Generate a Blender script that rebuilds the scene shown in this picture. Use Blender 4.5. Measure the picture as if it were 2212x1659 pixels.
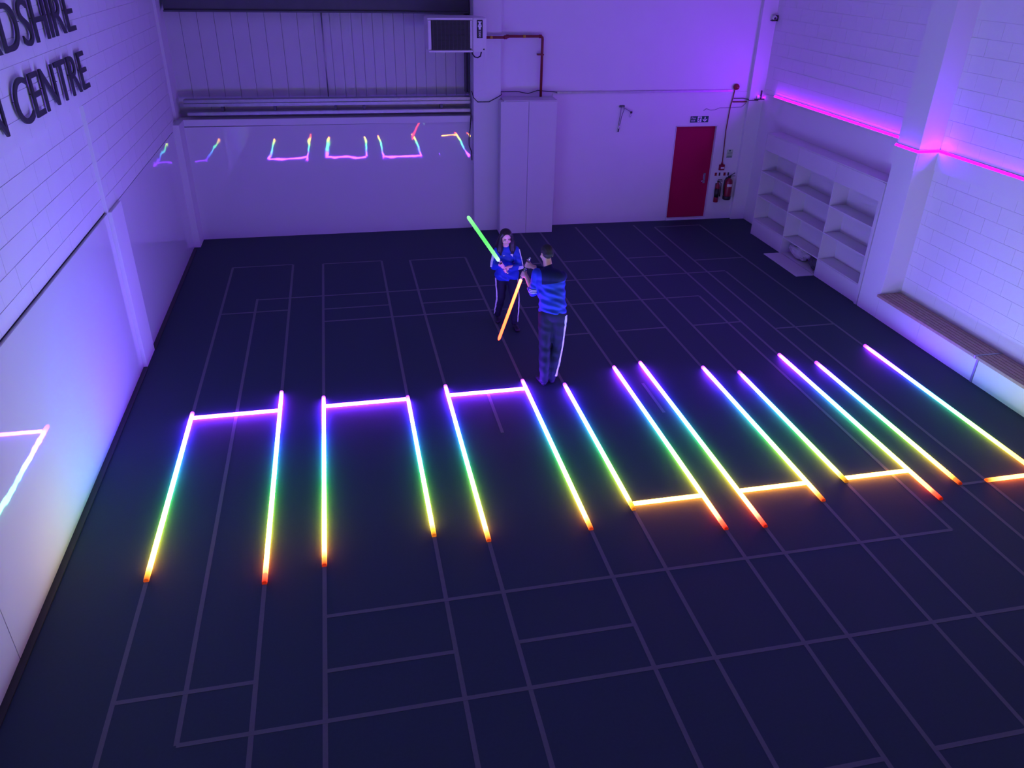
import bpy, bmesh, math, random
from mathutils import Vector, Matrix, Euler
random.seed(7)
PI = math.pi
scn = bpy.context.scene
for o in list(bpy.data.objects): bpy.data.objects.remove(o)
COL = scn.collection

# ------------------------------------------------------------------ camera
CAM_H = 5.25
yaw, pitch, roll = 0.21912605, 0.505813, 0.02037345
fwd = Vector((math.sin(yaw)*math.cos(pitch), math.cos(yaw)*math.cos(pitch), -math.sin(pitch)))
r0 = Vector((math.cos(yaw), -math.sin(yaw), 0)); u0 = r0.cross(fwd)
rt = r0*math.cos(roll) + u0*math.sin(roll); up = -r0*math.sin(roll) + u0*math.cos(roll)
cd = bpy.data.cameras.new('camera'); cam = bpy.data.objects.new('camera', cd); COL.objects.link(cam)
cd.sensor_width = 36.0; cd.lens = 1690.96/2212*36.0; cd.clip_end = 100
m = Matrix((rt, up, -fwd)).transposed().to_4x4(); m.translation = (0, 0, CAM_H)
cam.matrix_world = m
scn.camera = cam

# ------------------------------------------------------------------ world, exposure
w = bpy.data.worlds.new('world'); scn.world = w; w.use_nodes = True
w.node_tree.nodes['Background'].inputs[0].default_value = (0.01, 0.008, 0.02, 1)
w.node_tree.nodes['Background'].inputs[1].default_value = 1.0
vs = scn.view_settings
vs.view_transform = 'Standard'; vs.look = 'None'; vs.gamma = 1.0; vs.exposure = 0.1; vs.use_curve_mapping = False
try:
    scn.cycles.use_denoising = True
    scn.cycles.max_bounces = 4; scn.cycles.diffuse_bounces = 3; scn.cycles.glossy_bounces = 3
    scn.cycles.use_adaptive_sampling = True; scn.cycles.adaptive_threshold = 0.07; scn.cycles.adaptive_min_samples = 16
    scn.cycles.sample_clamp_indirect = 8.0
    scn.cycles.use_light_tree = True
except Exception: pass
STRIP = 80.0      # radiance of the floor light strips
TAPE = 200.0       # radiance of the violet tape on the right wall

# ------------------------------------------------------------------ materials
MATS = {}
def mat(name, col, rough=0.6, metal=0.0, spec=0.5, var=0.0, vscale=6.0, bump=0.0, bscale=60.0, coat=0.0):
    if name in MATS: return MATS[name]
    mt = bpy.data.materials.new(name); mt.use_nodes = True
    nt = mt.node_tree; b = nt.nodes['Principled BSDF']
    b.inputs['Base Color'].default_value = (*col, 1); b.inputs['Roughness'].default_value = rough
    b.inputs['Metallic'].default_value = metal; b.inputs['Specular IOR Level'].default_value = spec
    b.inputs['Coat Weight'].default_value = coat
    tc = nt.nodes.new('ShaderNodeTexCoord')
    if var:
        n = nt.nodes.new('ShaderNodeTexNoise'); n.inputs['Scale'].default_value = vscale; n.inputs['Detail'].default_value = 4
        nt.links.new(tc.outputs['Object'], n.inputs['Vector'])
        mx = nt.nodes.new('ShaderNodeMix'); mx.data_type = 'RGBA'
        mx.inputs[6].default_value = (*[c*(1-var) for c in col], 1); mx.inputs[7].default_value = (*[min(1, c*(1+var)) for c in col], 1)
        nt.links.new(n.outputs['Fac'], mx.inputs[0]); nt.links.new(mx.outputs[2], b.inputs['Base Color'])
    if bump:
        n2 = nt.nodes.new('ShaderNodeTexNoise'); n2.inputs['Scale'].default_value = bscale; n2.inputs['Detail'].default_value = 3
        nt.links.new(tc.outputs['Object'], n2.inputs['Vector'])
        bp = nt.nodes.new('ShaderNodeBump'); bp.inputs['Strength'].default_value = 1.0; bp.inputs['Distance'].default_value = bump
        nt.links.new(n2.outputs['Fac'], bp.inputs['Height']); nt.links.new(bp.outputs['Normal'], b.inputs['Normal'])
    MATS[name] = mt
    return mt
def emit(name, col, s):
    if name in MATS: return MATS[name]
    mt = bpy.data.materials.new(name); mt.use_nodes = True; nt = mt.node_tree
    for n in list(nt.nodes): nt.nodes.remove(n)
    e = nt.nodes.new('ShaderNodeEmission'); o = nt.nodes.new('ShaderNodeOutputMaterial')
    e.inputs[0].default_value = (*col, 1); e.inputs[1].default_value = s
    nt.links.new(e.outputs[0], o.inputs[0]); MATS[name] = mt
    return mt
def emit_attr(name, s):
    if name in MATS: return MATS[name]
    mt = emit(name, (1, 1, 1), s); nt = mt.node_tree
    a = nt.nodes.new('ShaderNodeAttribute'); a.attribute_name = 'glow'
    nt.links.new(a.outputs['Color'], [n for n in nt.nodes if n.type == 'EMISSION'][0].inputs[0])
    return mt
M_FLOOR = mat('dark sports floor', (0.027, 0.050, 0.074), 0.62, spec=0.25, var=0.12, vscale=40, bump=0.0006, bscale=160)
M_LINE = mat('pale floor line', (0.125, 0.13, 0.15), 0.5, spec=0.3, var=0.1, vscale=30)
M_WALL = mat('white painted wall', (0.74, 0.73, 0.74), 0.65, spec=0.25, var=0.03, vscale=2.0, bump=0.0006, bscale=90)
M_BLOCK = mat('white painted block', (0.74, 0.73, 0.74), 0.6, spec=0.25, var=0.03, vscale=4.0, bump=0.0012, bscale=110)
M_GLOSS = mat('glossy white wall panel', (0.72, 0.71, 0.73), 0.02, spec=1.0, var=0.02, vscale=1.5, bump=0.0036, bscale=0.95)
M_DARK = mat('dark gap', (0.012, 0.012, 0.016), 0.8, var=0.2)
M_STEEL = mat('galvanised steel', (0.42, 0.42, 0.45), 0.38, metal=0.7, var=0.2, vscale=14)
M_STEELD = mat('dark painted steel', (0.10, 0.10, 0.12), 0.5, metal=0.4, var=0.15)
M_CLAD = mat('pale metal cladding', (0.60, 0.59, 0.61), 0.55, spec=0.3, var=0.04, vscale=3)
M_WHITE = mat('white laminate', (0.66, 0.64, 0.66), 0.45, spec=0.35, var=0.02)
M_CREAM = mat('cream enamel casing', (0.74, 0.70, 0.72), 0.4, spec=0.4, var=0.02)
M_BLACK = mat('black plastic', (0.02, 0.02, 0.024), 0.5, var=0.1)
M_RED = mat('red gloss door paint', (0.40, 0.005, 0.065), 0.55, spec=0.12, var=0.05, vscale=3)
M_REDM = mat('red enamel', (0.26, 0.008, 0.035), 0.35, var=0.04)
M_PIPE = mat('red oxide pipe paint', (0.20, 0.018, 0.022), 0.45, var=0.1)
M_YEL = mat('yellow band', (0.5, 0.33, 0.02), 0.5, var=0.1)
M_GREEN = mat('green sign', (0.004, 0.09, 0.055), 0.45, var=0.05)
M_SIGNW = mat('sign white', (0.82, 0.84, 0.84), 0.5, var=0.02)
M_NOTICE = mat('pale green notice', (0.50, 0.66, 0.42), 0.6, var=0.1, vscale=40)
M_PAPER = mat('label paper', (0.72, 0.68, 0.66), 0.6, var=0.06, vscale=50)
M_WOOD = mat('bench wood', (0.40, 0.27, 0.21), 0.6, var=0.25, vscale=12, bump=0.0008, bscale=50)
M_LETTER = mat('dark lettering', (0.035, 0.033, 0.042), 0.55, var=0.1)
M_CHROME = mat('brushed metal', (0.62, 0.62, 0.64), 0.25, metal=1.0, var=0.05)
M_FOIL = mat('crumpled clear plastic', (0.55, 0.53, 0.56), 0.25, spec=0.6, var=0.3, vscale=9, bump=0.01, bscale=14)
M_BAG = mat('dark plastic bag', (0.05, 0.055, 0.075), 0.25, spec=0.6, var=0.5, vscale=8, bump=0.01, bscale=12)
M_SKIN = mat('skin', (0.88, 0.46, 0.44), 0.5, var=0.06, vscale=12)
M_SKINM = mat('tan skin', (0.58, 0.32, 0.27), 0.5, var=0.06, vscale=12)
M_LIP = mat('lips', (0.66, 0.26, 0.27), 0.4, var=0.05)
M_HAIR = mat('black hair', (0.012, 0.009, 0.010), 0.45, var=0.3, vscale=60, bump=0.003, bscale=80)
M_HAIRM = mat('cropped dark hair', (0.022, 0.018, 0.018), 0.75, var=0.3, vscale=120, bump=0.002, bscale=200)
M_BLUE = mat('royal blue jacket cloth', (0.012, 0.045, 0.42), 0.55, spec=0.3, var=0.12, vscale=9, bump=0.001, bscale=200)
M_NAVY = mat('navy cloth', (0.008, 0.012, 0.07), 0.65, spec=0.2, var=0.12, vscale=9)
M_TROUSER = mat('black track trousers', (0.012, 0.013, 0.030), 0.7, spec=0.2, var=0.15, vscale=9)
M_STRIPE = mat('white stripe', (0.80, 0.80, 0.82), 0.6, var=0.03)
M_SHOE = mat('dark trainers', (0.014, 0.014, 0.026), 0.55, var=0.15)

# ------------------------------------------------------------------ mesh helpers
def box(bm, x0, x1, y0, y1, z0, z1, M=None):
    vs_ = [bm.verts.new((x, y, z)) for z in (z0, z1) for (x, y) in ((x0, y0), (x1, y0), (x1, y1), (x0, y1))]
    for f in ((3,2,1,0), (4,5,6,7), (0,1,5,4), (1,2,6,5), (2,3,7,6), (3,0,4,7)): bm.faces.new([vs_[i] for i in f])
    if M is not None:
        for v in vs_: v.co = M @ v.co
    return vs_
def frame_for(d):
    d = d.normalized(); a = Vector((0, 0, 1)) if abs(d.z) < 0.9 else Vector((1, 0, 0))
    x = d.cross(a).normalized(); return x, d.cross(x).normalized()
def tube(bm, pts, r, n=8, caps=True):
    pts = [Vector(p) for p in pts]; rs = r if isinstance(r, (list, tuple)) else [r]*len(pts)
    rings = []; ref = None
    for i, p in enumerate(pts):
        if i == 0: d = pts[1]-p
        elif i == len(pts)-1: d = p-pts[i-1]
        else: d = (pts[i+1]-p).normalized() + (p-pts[i-1]).normalized()
        if d.length < 1e-9: d = pts[i]-pts[i-1]
        d.normalize()
        if ref is None: x, y = frame_for(d)
        else:
            x = ref - d*ref.dot(d); x.normalize(); y = d.cross(x)
        ref = x
        rings.append([bm.verts.new(p + (x*math.cos(2*PI*k/n) + y*math.sin(2*PI*k/n))*rs[i]) for k in range(n)])
    for a, b in zip(rings, rings[1:]):
        for k in range(n): bm.faces.new((a[k], a[(k+1) % n], b[(k+1) % n], b[k]))
    if caps:
        bm.faces.new(rings[0][::-1]); bm.faces.new(rings[-1])
def lathe(bm, prof, c=(0, 0, 0), n=20):
    c = Vector(c); rings = []
    for r, z in prof: rings.append([bm.verts.new(c + Vector((r*math.cos(2*PI*k/n), r*math.sin(2*PI*k/n), z))) for k in range(n)])
    for a, b in zip(rings, rings[1:]):
        for k in range(n): bm.faces.new((a[k], a[(k+1) % n], b[(k+1) % n], b[k]))
    bm.faces.new(rings[0][::-1]); bm.faces.new(rings[-1])
def ball(bm, c, r, seg=16, rings=10, M=None):
    r = Vector(r) if hasattr(r, '__len__') else Vector((r, r, r))
    T = Matrix.Translation(Vector(c)) @ (M.to_4x4() if M is not None else Matrix.Identity(4)) @ Matrix.Diagonal((*r, 1))
    bmesh.ops.create_uvsphere(bm, u_segments=seg, v_segments=rings, radius=1.0, matrix=T)
def capsule(bm, a, b, ra, rb, n=12):
    a, b = Vector(a), Vector(b)
    ball(bm, a, ra, n, 8); ball(bm, b, rb, n, 8); tube(bm, [a, b], [ra, rb], n)
def mesh_of(name, bm, smooth=False, bevel=0.0):
    if bevel: bmesh.ops.bevel(bm, geom=bm.edges[:], offset=bevel, segments=2, affect='EDGES', clamp_overlap=True)
    bmesh.ops.recalc_face_normals(bm, faces=bm.faces[:])
    me = bpy.data.meshes.new(name); bm.to_mesh(me); bm.free()
    if smooth: me.polygons.foreach_set('use_smooth', [True]*len(me.polygons))
    return me
def link(name, me, mt, parent=None, loc=None, rotz=0.0):
    o = bpy.data.objects.new(name, me); COL.objects.link(o)
    if mt is not None and me is not None and len(me.materials) == 0: me.materials.append(mt)
    if parent is not None: o.parent = parent
    if loc is not None: o.location = loc
    if rotz: o.rotation_euler = (0, 0, rotz)
    return o
def part(name, bm, mt, parent, smooth=False, bevel=0.0, label=None):
    o = link(name, mesh_of(name, bm, smooth, bevel), mt, parent)
    if label: o['label'] = label
    return o
def tag(o, label, cat, group=None):
    o['label'] = label; o['category'] = cat
    if group: o['group'] = group
    return o
def thing(name, label, cat, loc=(0, 0, 0), rotz=0.0, group=None):
    o = bpy.data.objects.new(name, None); COL.objects.link(o); o.empty_display_size = 0.1
    o.location = loc; o.rotation_euler = (0, 0, rotz)
    return tag(o, label, cat, group)
def struct(name, bm, mt, label, loc=None, rotz=0.0, bevel=0.0):
    o = link(name, mesh_of(name, bm, False, bevel), mt, None, loc, rotz)
    o['kind'] = 'structure'; o['label'] = label
    return o
def BM(): return bmesh.new()
def boxes(*bs):
    bm = BM()
    for b in bs: box(bm, *b)
    return bm
def text_mesh(body, size, depth, bold=0.0):
    cu = bpy.data.curves.new('txt', 'FONT'); cu.body = body; cu.size = size; cu.extrude = depth; cu.offset = bold
    ob = bpy.data.objects.new('txt', cu); COL.objects.link(ob)
    bpy.context.view_layer.update()
    me = bpy.data.meshes.new_from_object(ob.evaluated_get(bpy.context.evaluated_depsgraph_get()))
    bpy.data.objects.remove(ob); bpy.data.curves.remove(cu)
    return me
def bbox(me):
    xs = [v.co.x for v in me.vertices]; ys = [v.co.y for v in me.vertices]
    return min(xs), max(xs), min(ys), max(ys)
def remesh(bm, voxel, smooth_it=6, fac=0.5):
    me = bpy.data.meshes.new('tmp'); bmesh.ops.recalc_face_normals(bm, faces=bm.faces[:]); bm.to_mesh(me); bm.free()
    ob = bpy.data.objects.new('tmp', me); COL.objects.link(ob)
    md = ob.modifiers.new('r', 'REMESH'); md.mode = 'VOXEL'; md.voxel_size = voxel; md.adaptivity = 0
    if smooth_it:
        sm = ob.modifiers.new('s', 'SMOOTH'); sm.iterations = smooth_it; sm.factor = fac
    bpy.context.view_layer.update()
    out = bpy.data.meshes.new_from_object(ob.evaluated_get(bpy.context.evaluated_depsgraph_get()))
    bpy.data.objects.remove(ob); bpy.data.meshes.remove(me)
    out.polygons.foreach_set('use_smooth', [True]*len(out.polygons))
    return out

# back wall frame: u along the wall, off towards the room, z up
BY0, BSL = 16.26, -0.027
BANG = math.atan(BSL)
def BWP(u, off, z): return Vector((u, BY0 + BSL*u - off, z))
BMAT = Matrix.Translation((0, BY0, 0)) @ Matrix.Rotation(BANG, 4, 'Z')

# ================================================================== THE SETTING
floor = struct('floor', boxes((-3.25, 9.15, -2.0, 16.9, -0.12, 0.0)), M_FLOOR, 'dark charcoal sports floor with thin pale court lines')
struct('ceiling', boxes((-3.25, 9.15, -2.0, 17.1, 6.6, 6.75)), M_CLAD, 'pale metal ceiling high above the hall')
struct('wall_front', boxes((-3.25, 9.15, -2.15, -2.0, 0, 6.6)), M_WALL, 'white wall behind the viewer')

# floor lines -----------------------------------------------------------------
LW = 0.020
def fline(x0, y0, x1, y1, top=0.0015):
    if x0 == x1: bm = boxes((x0-LW, x0+LW, y0, y1, 0.0, top))
    else: bm = boxes((x0, x1, y0-LW, y0+LW, 0.0, top+0.0006))
    return part('marking_line', bm, M_LINE, floor)
LX = [-2.12, -1.035, -0.485, 0.61, 1.145, 2.22, 2.77, 3.61, 4.035, 4.885, 5.34, 6.195, 6.61, 7.67]
far = [14.53, 14.51, 14.47, 14.45, 14.41, 14.39, 15.9, 15.9, 15.9, 15.9, 15.85, 15.85, 15.62, 15.66]
for i, x in enumerate(LX): fline(x, 1.2 if i < 6 else 0.9, x, far[i])
for a, b, y in ((0, 1, 14.52), (2, 3, 14.46), (4, 5, 14.40), (12, 13, 15.64), (0, 1, 12.36), (2, 3, 12.30), (4, 5, 12.28),
                (0, 1, 9.07), (2, 3, 9.07), (4, 5, 9.07), (0, 1, 4.72), (2, 3, 4.72), (4, 5, 4.72),
                (6, 7, 6.37), (8, 9, 6.37), (10, 11, 6.37), (12, 13, 6.03), (6, 7, 10.65), (8, 9, 10.65), (10, 11, 10.65), (12, 13, 10.31),
                (6, 7, 13.84), (8, 9, 13.84), (10, 11, 13.84), (12, 13, 13.52), (6, 7, 3.09), (8, 9, 3.09), (10, 11, 3.09)):
    fline(LX[a], y, LX[b], y)
fline(-1.575, 4.23, -1.575, 12.92); fline(6.97, 4.23, 6.97, 12.84); fline(-1.575, 4.23, 6.97, 4.23); fline(-1.575, 12.88, 6.97, 12.88)
fline(5.96, 5.34, 5.96, 11.80); fline(-0.485, 5.34, 5.96, 5.34); fline(-0.485, 11.80, 5.96, 11.80)
fline(1.685, 8.05, 1.685, 9.07); fline(3.86, 8.15, 3.86, 8.95)

# left wall -------------------------------------------------------------------
wl = struct('wall_left', boxes((-3.25, -3.01, -2.0, 17.0, 0, 6.6)), M_WALL, 'white left wall of painted blocks above smooth panels')
part('upper_skin', boxes((-3.01, -2.955, -2.0, 16.0, 4.89, 6.6), (-3.01, -2.955, -2.0, 6.05, 3.54, 4.89)), M_WALL, wl)
part('pilaster', boxes((-3.01, -2.915, 10.64, 11.20, 0.0, 2.235)), M_WALL, wl, bevel=0.004)
part('lintel_edge', boxes((-3.01, -2.950, 10.632, 10.668, 2.235, 3.54)), M_WALL, wl, bevel=0.003)
for y0, y1 in ((-2.0, 5.325), (5.335, 10.635), (11.205, 15.80)):
    part('smooth_panel', boxes((-3.01, -2.965, y0, y1, 0.0, 2.218)), M_GLOSS, wl, label='smooth glossy white panel')
part('shadow_gap', boxes((-3.012, -3.000, -2.0, 15.8, 2.2, 2.24)), M_DARK, wl)
BH, BL = 0.225, 0.45
BME = {}
def add_block(wall, x, y, z, length, depth, flip, hgt, gz, gy):
    key = (round(length, 3), depth, flip, hgt, gz)
    if key not in BME:
        x0, x1 = (-depth, 0) if flip else (0, depth)
        me = mesh_of('block', boxes((x0, x1, gy, length-gy, gz, hgt-gz)), False, 0.0012); me.materials.append(M_BLOCK); BME[key] = me
    o = bpy.data.objects.new('block', BME[key]); COL.objects.link(o); o.parent = wall
    o.location = (x + random.uniform(-0.0010, 0.0010), y, z)
def course(wall, x, z, ya, yb, depth, flip, k, hgt=BH, gz=0.0022, gy=0.0004):
    y = ya; ln = BL*(0.5 if k % 2 else 1.0)
    while y < yb - 0.05:
        l2 = min(ln, yb-y); add_block(wall, x, y, z, l2, depth, flip, hgt, gz, gy); y += l2; ln = BL
zs = [(2.235, 0.180)] + [(2.415 + BH*i, BH) for i in range(11)]
for k, (z, hh) in enumerate(zs):
    if z < 3.50:
        course(wl, -3.012, z, 6.0, 10.63, 0.018, False, k, hh, 0.0035); course(wl, -3.012, z, 10.67, 15.95, 0.057, False, k, hh, 0.003)
    else:
        course(wl, -3.012, z, 6.05, 15.95, 0.057, False, k, hh, 0.003)
part('mortar_backing', boxes((-3.012, -2.960, 10.67, 15.95, 2.24, 3.54), (-3.012, -2.960, 6.05, 15.95, 3.54, 4.89), (-3.012, -2.999, 6.0, 10.63, 2.24, 3.535)), M_WALL, wl)
part('infill_skin', boxes((-3.01, -2.994, -2.0, 6.0, 2.235, 3.54)), M_WALL, wl)
struct('baseboard_left', boxes((-2.964, -2.90, -2.0, 10.63, 0.0, 0.012), (-2.964, -2.90, 11.21, 15.7, 0.0, 0.012)), M_BLACK, 'thin dark edging along the foot of the left wall')
struct('wall_left_corner', boxes((-3.0, -2.845, 15.80, 16.34, 0, 2.33)), M_WALL, 'white corner pier between the left and back walls', bevel=0.004)

# back wall -------------------------------------------------------------------
def bstruct(name, bm, mt, label, bevel=0.0): return struct(name, bm, mt, label, (0, BY0, 0), BANG, bevel)
# local boxes: x = u, y = -off
wb = bstruct('wall_back', boxes((-3.2, 2.68, 0.055, 0.32, 0, 2.32)), M_WALL, 'white back wall below the cladding, left of the pier')
gp = part('smooth_panel', boxes((-2.9, 2.66, 0.0, 0.025, 0, 2.198)), M_GLOSS, wb, label='smooth glossy white wall panel')
gp.location = (0, -0.005, 0); gp.rotation_euler = (-0.005, 0, 0.018)
part('capping', boxes((-2.9, 2.66, 0.0, 0.055, 2.204, 2.325)), M_WALL, wb, bevel=0.002)
bstruct('wall_back_pier', boxes((2.68, 3.22, -0.18, 0.5, 0, 6.6)), M_WALL, 'white pier on the back wall beside the tall cupboard', bevel=0.004)
wr = bstruct('wall_back_right', boxes((3.2, 7.035, 0.012, 0.3, 0, 6.6), (7.975, 9.1, 0.012, 0.3, 0, 6.6), (7.035, 7.975, 0.012, 0.3, 2.05, 6.6)), M_WALL, 'white back wall around the red door')
part('lower_skin', boxes((4.32, 7.03, 0.0, 0.012, 0, 2.73), (7.03, 7.98, 0.0, 0.012, 2.055, 2.73), (7.98, 8.60, 0.0, 0.012, 0, 2.73)), M_WALL, wr)
bstruct('wall_back_corner', boxes((8.56, 9.1, -0.09, 0.3, 0, 6.6)), M_WALL, 'white pier in the far right corner', bevel=0.004)
# cladding behind
cl = bstruct('wall_back_cladding', boxes((-3.2, 2.7, 0.535, 0.7, 2.0, 6.6)), M_CLAD, 'pale vertical metal cladding above the back wall')
u = -2.985
sheet = {}
while u < 2.66:
    wd = 0.30 if u < -0.1 else 0.20
    if wd not in sheet:
        me = mesh_of('cladding_sheet', boxes((0.0025, wd-0.0025, 0.50, 0.534, 2.0, 6.6)), False, 0.003); me.materials.append(M_CLAD); sheet[wd] = me
    o = bpy.data.objects.new('cladding_sheet', sheet[wd]); COL.objects.link(o); o.parent = cl; o.location = (u, 0, 0); u += wd
bstruct('wall_back_return', boxes((-3.2, -2.96, 0.0, 0.56, 2.3, 6.6)), M_WALL, 'white wall return in the far left corner')
def brail(name, label, bs, mt, cat='rail', bevel=0.004):
    o = link(name, mesh_of(name, boxes(*bs), False, bevel), mt, None, (0, BY0, 0), BANG); return tag(o, label, cat)
rl = thing('steel_rail', 'upper galvanised steel rail running along the foot of the cladding', 'rail', BWP(-0.15, 0, 2.54), BANG)
part('web', boxes((-2.66, 2.80, 0.12, 0.14, 0.0, 0.115)), M_STEEL, rl, bevel=0.003)
part('flange', boxes((-2.66, 2.80, 0.10, 0.30, 0.112, 0.128)), M_STEEL, rl, bevel=0.002)
part('lip', boxes((-2.66, 2.80, 0.085, 0.12, 0.035, 0.062)), M_STEEL, rl, bevel=0.003)
rl2 = thing('steel_rail', 'lower galvanised steel rail just above the top of the white back wall', 'rail', BWP(-0.15, 0, 2.385), BANG)
part('web', boxes((-2.62, 2.80, 0.10, 0.12, 0.0, 0.065)), M_STEEL, rl2, bevel=0.003)
part('flange', boxes((-2.62, 2.80, 0.10, 0.30, 0.05, 0.065)), M_STEEL, rl2, bevel=0.002)
for uu in (-2.12, -1.15, 0.0, 0.55, 2.08):
    part('cleat', boxes((uu+0.12, uu+0.17, 0.14, 0.30, 0.065, 0.150)), M_STEELD, rl2)
bm_ = boxes((-2.9, 2.66, 0.28, 0.30, 4.17, 4.46), (-2.9, 2.66, 0.18, 0.30, 4.165, 4.185), (-2.9, 2.66, 0.18, 0.30, 4.44, 4.46))
brail('steel_beam', 'dark horizontal steel channel across the top of the cladding', [(-2.9, 2.66, 0.28, 0.48, 4.20, 4.46), (-2.9, 2.66, 0.22, 0.30, 4.17, 4.20)], M_STEELD, 'beam'); bm_.free()
brail('steel_stanchion', 'dark narrow steel post beside the white pier', [(2.585, 2.605, 0.315, 0.49, 2.72, 4.16), (2.605, 2.645, 0.39, 0.41, 2.72, 4.16), (2.645, 2.665, 0.315, 0.49, 2.72, 4.16)], M_STEELD, 'post', 0)
bm = BM(); tube(bm, [(0, 0.40, 2.66), (0, 0.40, 4.2)], 0.012, 8)
o = link('hanging_conduit', mesh_of('hanging_conduit', bm, True), M_STEEL, None, BWP(-0.13, 0, 0), BANG); tag(o, 'thin vertical metal rod in front of the cladding', 'rod')

# right wall ------------------------------------------------------------------
wra = struct('wall_right', boxes((8.872, 9.15, 10.9, 16.3, 0, 6.6)), M_WALL, 'white block wall above the shelving unit')
part('lower_skin', boxes((8.868, 8.885, 10.95, 15.98, 0, 2.69)), M_WALL, wra)
part('ledge', boxes((8.835, 8.885, 10.95, 15.85, 2.688, 2.706)), M_WALL, wra)
for k in range(8): course(wra, 8.885, 2.80 + k*BH, 10.96, 15.97, 0.017, True, k, BH, 0.0009, 0.0004)
part('block_band', boxes((8.868, 8.885, 10.96, 15.97, 2.706, 2.80), (8.868, 8.885, 10.96, 15.97, 4.60, 6.6)), M_BLOCK, wra)
wrf = struct('wall_right_front', boxes((8.872, 9.15, -2.0, 10.5, 0, 6.6)), M_WALL, 'white block wall behind the wooden bench')
part('ledge_band', boxes((8.825, 8.885, -2.0, 10.43, 2.43, 2.70)), M_WALL, wrf, bevel=0.004)
part('block_field', boxes((8.868, 8.885, -2.0, 6.5, 0, 6.6), (8.868, 8.885, 6.5, 10.45, 4.52, 6.6)), M_BLOCK, wrf)
for k in range(20):
    z = 0.02 + k*BH
    if z > 4.5: break
    course(wrf, 8.885, z, 6.5, 10.43, 0.017, True, k, BH, 0.0012, 0.0006)
pil = struct('wall_right_pilaster', boxes((8.50, 9.1, 10.43, 10.95, 0, 6.6)), M_WALL, 'white pilaster between shelving and bench', bevel=0.004)
part('ledge_band', boxes((8.462, 8.50, 10.40, 10.985, 2.43, 2.70), (8.50, 8.83, 10.40, 10.43, 2.43, 2.70)), M_WALL, pil, bevel=0.004)

# red door --------------------------------------------------------------------
dr = bpy.data.objects.new('door_1', None); COL.objects.link(dr); dr.location = BWP(7.505, 0, 0); dr.rotation_euler = (0, 0, BANG)
dr['kind'] = 'structure'; dr['label'] = 'dark red fire door in the back wall'
part('leaf', boxes((-0.455, 0.455, 0.075, 0.12, 0.045, 2.035)), M_RED, dr, bevel=0.004)
part('frame', boxes((-0.47, -0.455, 0.0, 0.2, 0, 2.05), (0.455, 0.47, 0.0, 0.2, 0, 2.05), (-0.47, 0.47, 0.0, 0.2, 2.036, 2.05)), M_WALL, dr)
part('threshold', boxes((-0.47, 0.47, -0.01, 0.12, 0, 0.04)), M_WALL, dr)
h = part('handle', boxes((0.325, 0.375, 0.062, 0.075, 0.80, 1.02)), M_CHROME, dr, bevel=0.004)
bm = BM(); tube(bm, [(0.35, 0.062, 0.86), (0.35, 0.03, 0.86), (0.27, 0.03, 0.855)], 0.010, 8); part('lever', bm, M_CHROME, h, True)

# ================================================================== FLOOR LIGHT STRIPS
RAMP = [(5.70, (0.30, 0.008, 0.006)), (6.02, (0.40, 0.022, 0.010)), (6.25, (0.55, 0.13, 0.014)), (6.55, (0.50, 0.34, 0.02)), (6.95, (0.20, 0.40, 0.03)),
        (7.35, (0.04, 0.36, 0.06)), (7.75, (0.03, 0.30, 0.27)), (8.10, (0.03, 0.17, 0.55)), (8.50, (0.06, 0.045, 1.05)), (8.80, (0.20, 0.04, 1.80)), (9.3, (0.52, 0.04, 2.0)), (9.6, (0.60, 0.04, 2.0))]
def hue(y):
    if y <= RAMP[0][0]: return RAMP[0][1]
    for (a, ca), (b, cb) in zip(RAMP, RAMP[1:]):
        if y <= b:
            t = (y-a)/(b-a); return tuple(p*(1-t)+q*t for p, q in zip(ca, cb))
    return RAMP[-1][1]
PROF = [(-0.023, 0.002), (-0.0225, 0.022), (-0.014, 0.033), (0.0, 0.036), (0.014, 0.033), (0.0225, 0.022), (0.023, 0.002)]  # raised profile, added so the strips light the floor and far wall more
def strip_mesh(along_y, length, colf, segs):
    """strip with added raised dome, origin at its start, running along +y or +x; colf(t) gives the glow at t metres"""
    vs_, fs, gl = [], [], []
    n = len(PROF)
    for i in range(segs+1):
        t = length*i/segs
        for w_, z_ in PROF: vs_.append((w_, t, z_) if along_y else (t, -w_, z_))
    for i in range(segs):
        for k in range(n-1):
            a = i*n+k; fs.append((a, a+1, a+n+1, a+n))
    fs.append(tuple(range(n))[::-1]); fs.append(tuple(range(segs*n, segs*n+n)))
    me = bpy.data.meshes.new('light_strip'); me.from_pydata(vs_, [], fs); me.update()
    at = me.color_attributes.new('glow', 'FLOAT_COLOR', 'POINT')
    for i, v in enumerate(vs_):
        c = colf(length*(i//n)/segs); at.data[i].color = (*c, 1)
    bm = bmesh.new(); bm.from_mesh(me); bmesh.ops.recalc_face_normals(bm, faces=bm.faces[:]); bm.to_mesh(me); bm.free()
    return me
M_STRIP = emit_attr('light strip glow', STRIP)
def sm(a, b, x):
    t = max(0.0, min(1.0, (x-a)/(b-a))); return t*t*(3-2*t)
LIT = [(6.10, 9.20), (5.86, 9.56), (6.00, 9.32), (6.24, 9.13), (6.06, 9.34), (6.04, 9.31), (6.27, 9.10), (5.78, 9.47), (5.74, 9.54), (6.03, 9.24), (6.30, 9.01), (5.81, 9.42), (6.02, 9.09), (5.70, 9.47)]
POWER = [1.0, 1.0, 1.05, 1.05, 1.05, 1.05, 1.05, 1.0, 1.0, 0.95, 0.85, 0.75, 0.60, 0.48]
ORD = ['first', 'second', 'third', 'fourth', 'fifth', 'sixth', 'seventh', 'eighth', 'ninth', 'tenth', 'eleventh', 'twelfth', 'thirteenth', 'fourteenth']
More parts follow.
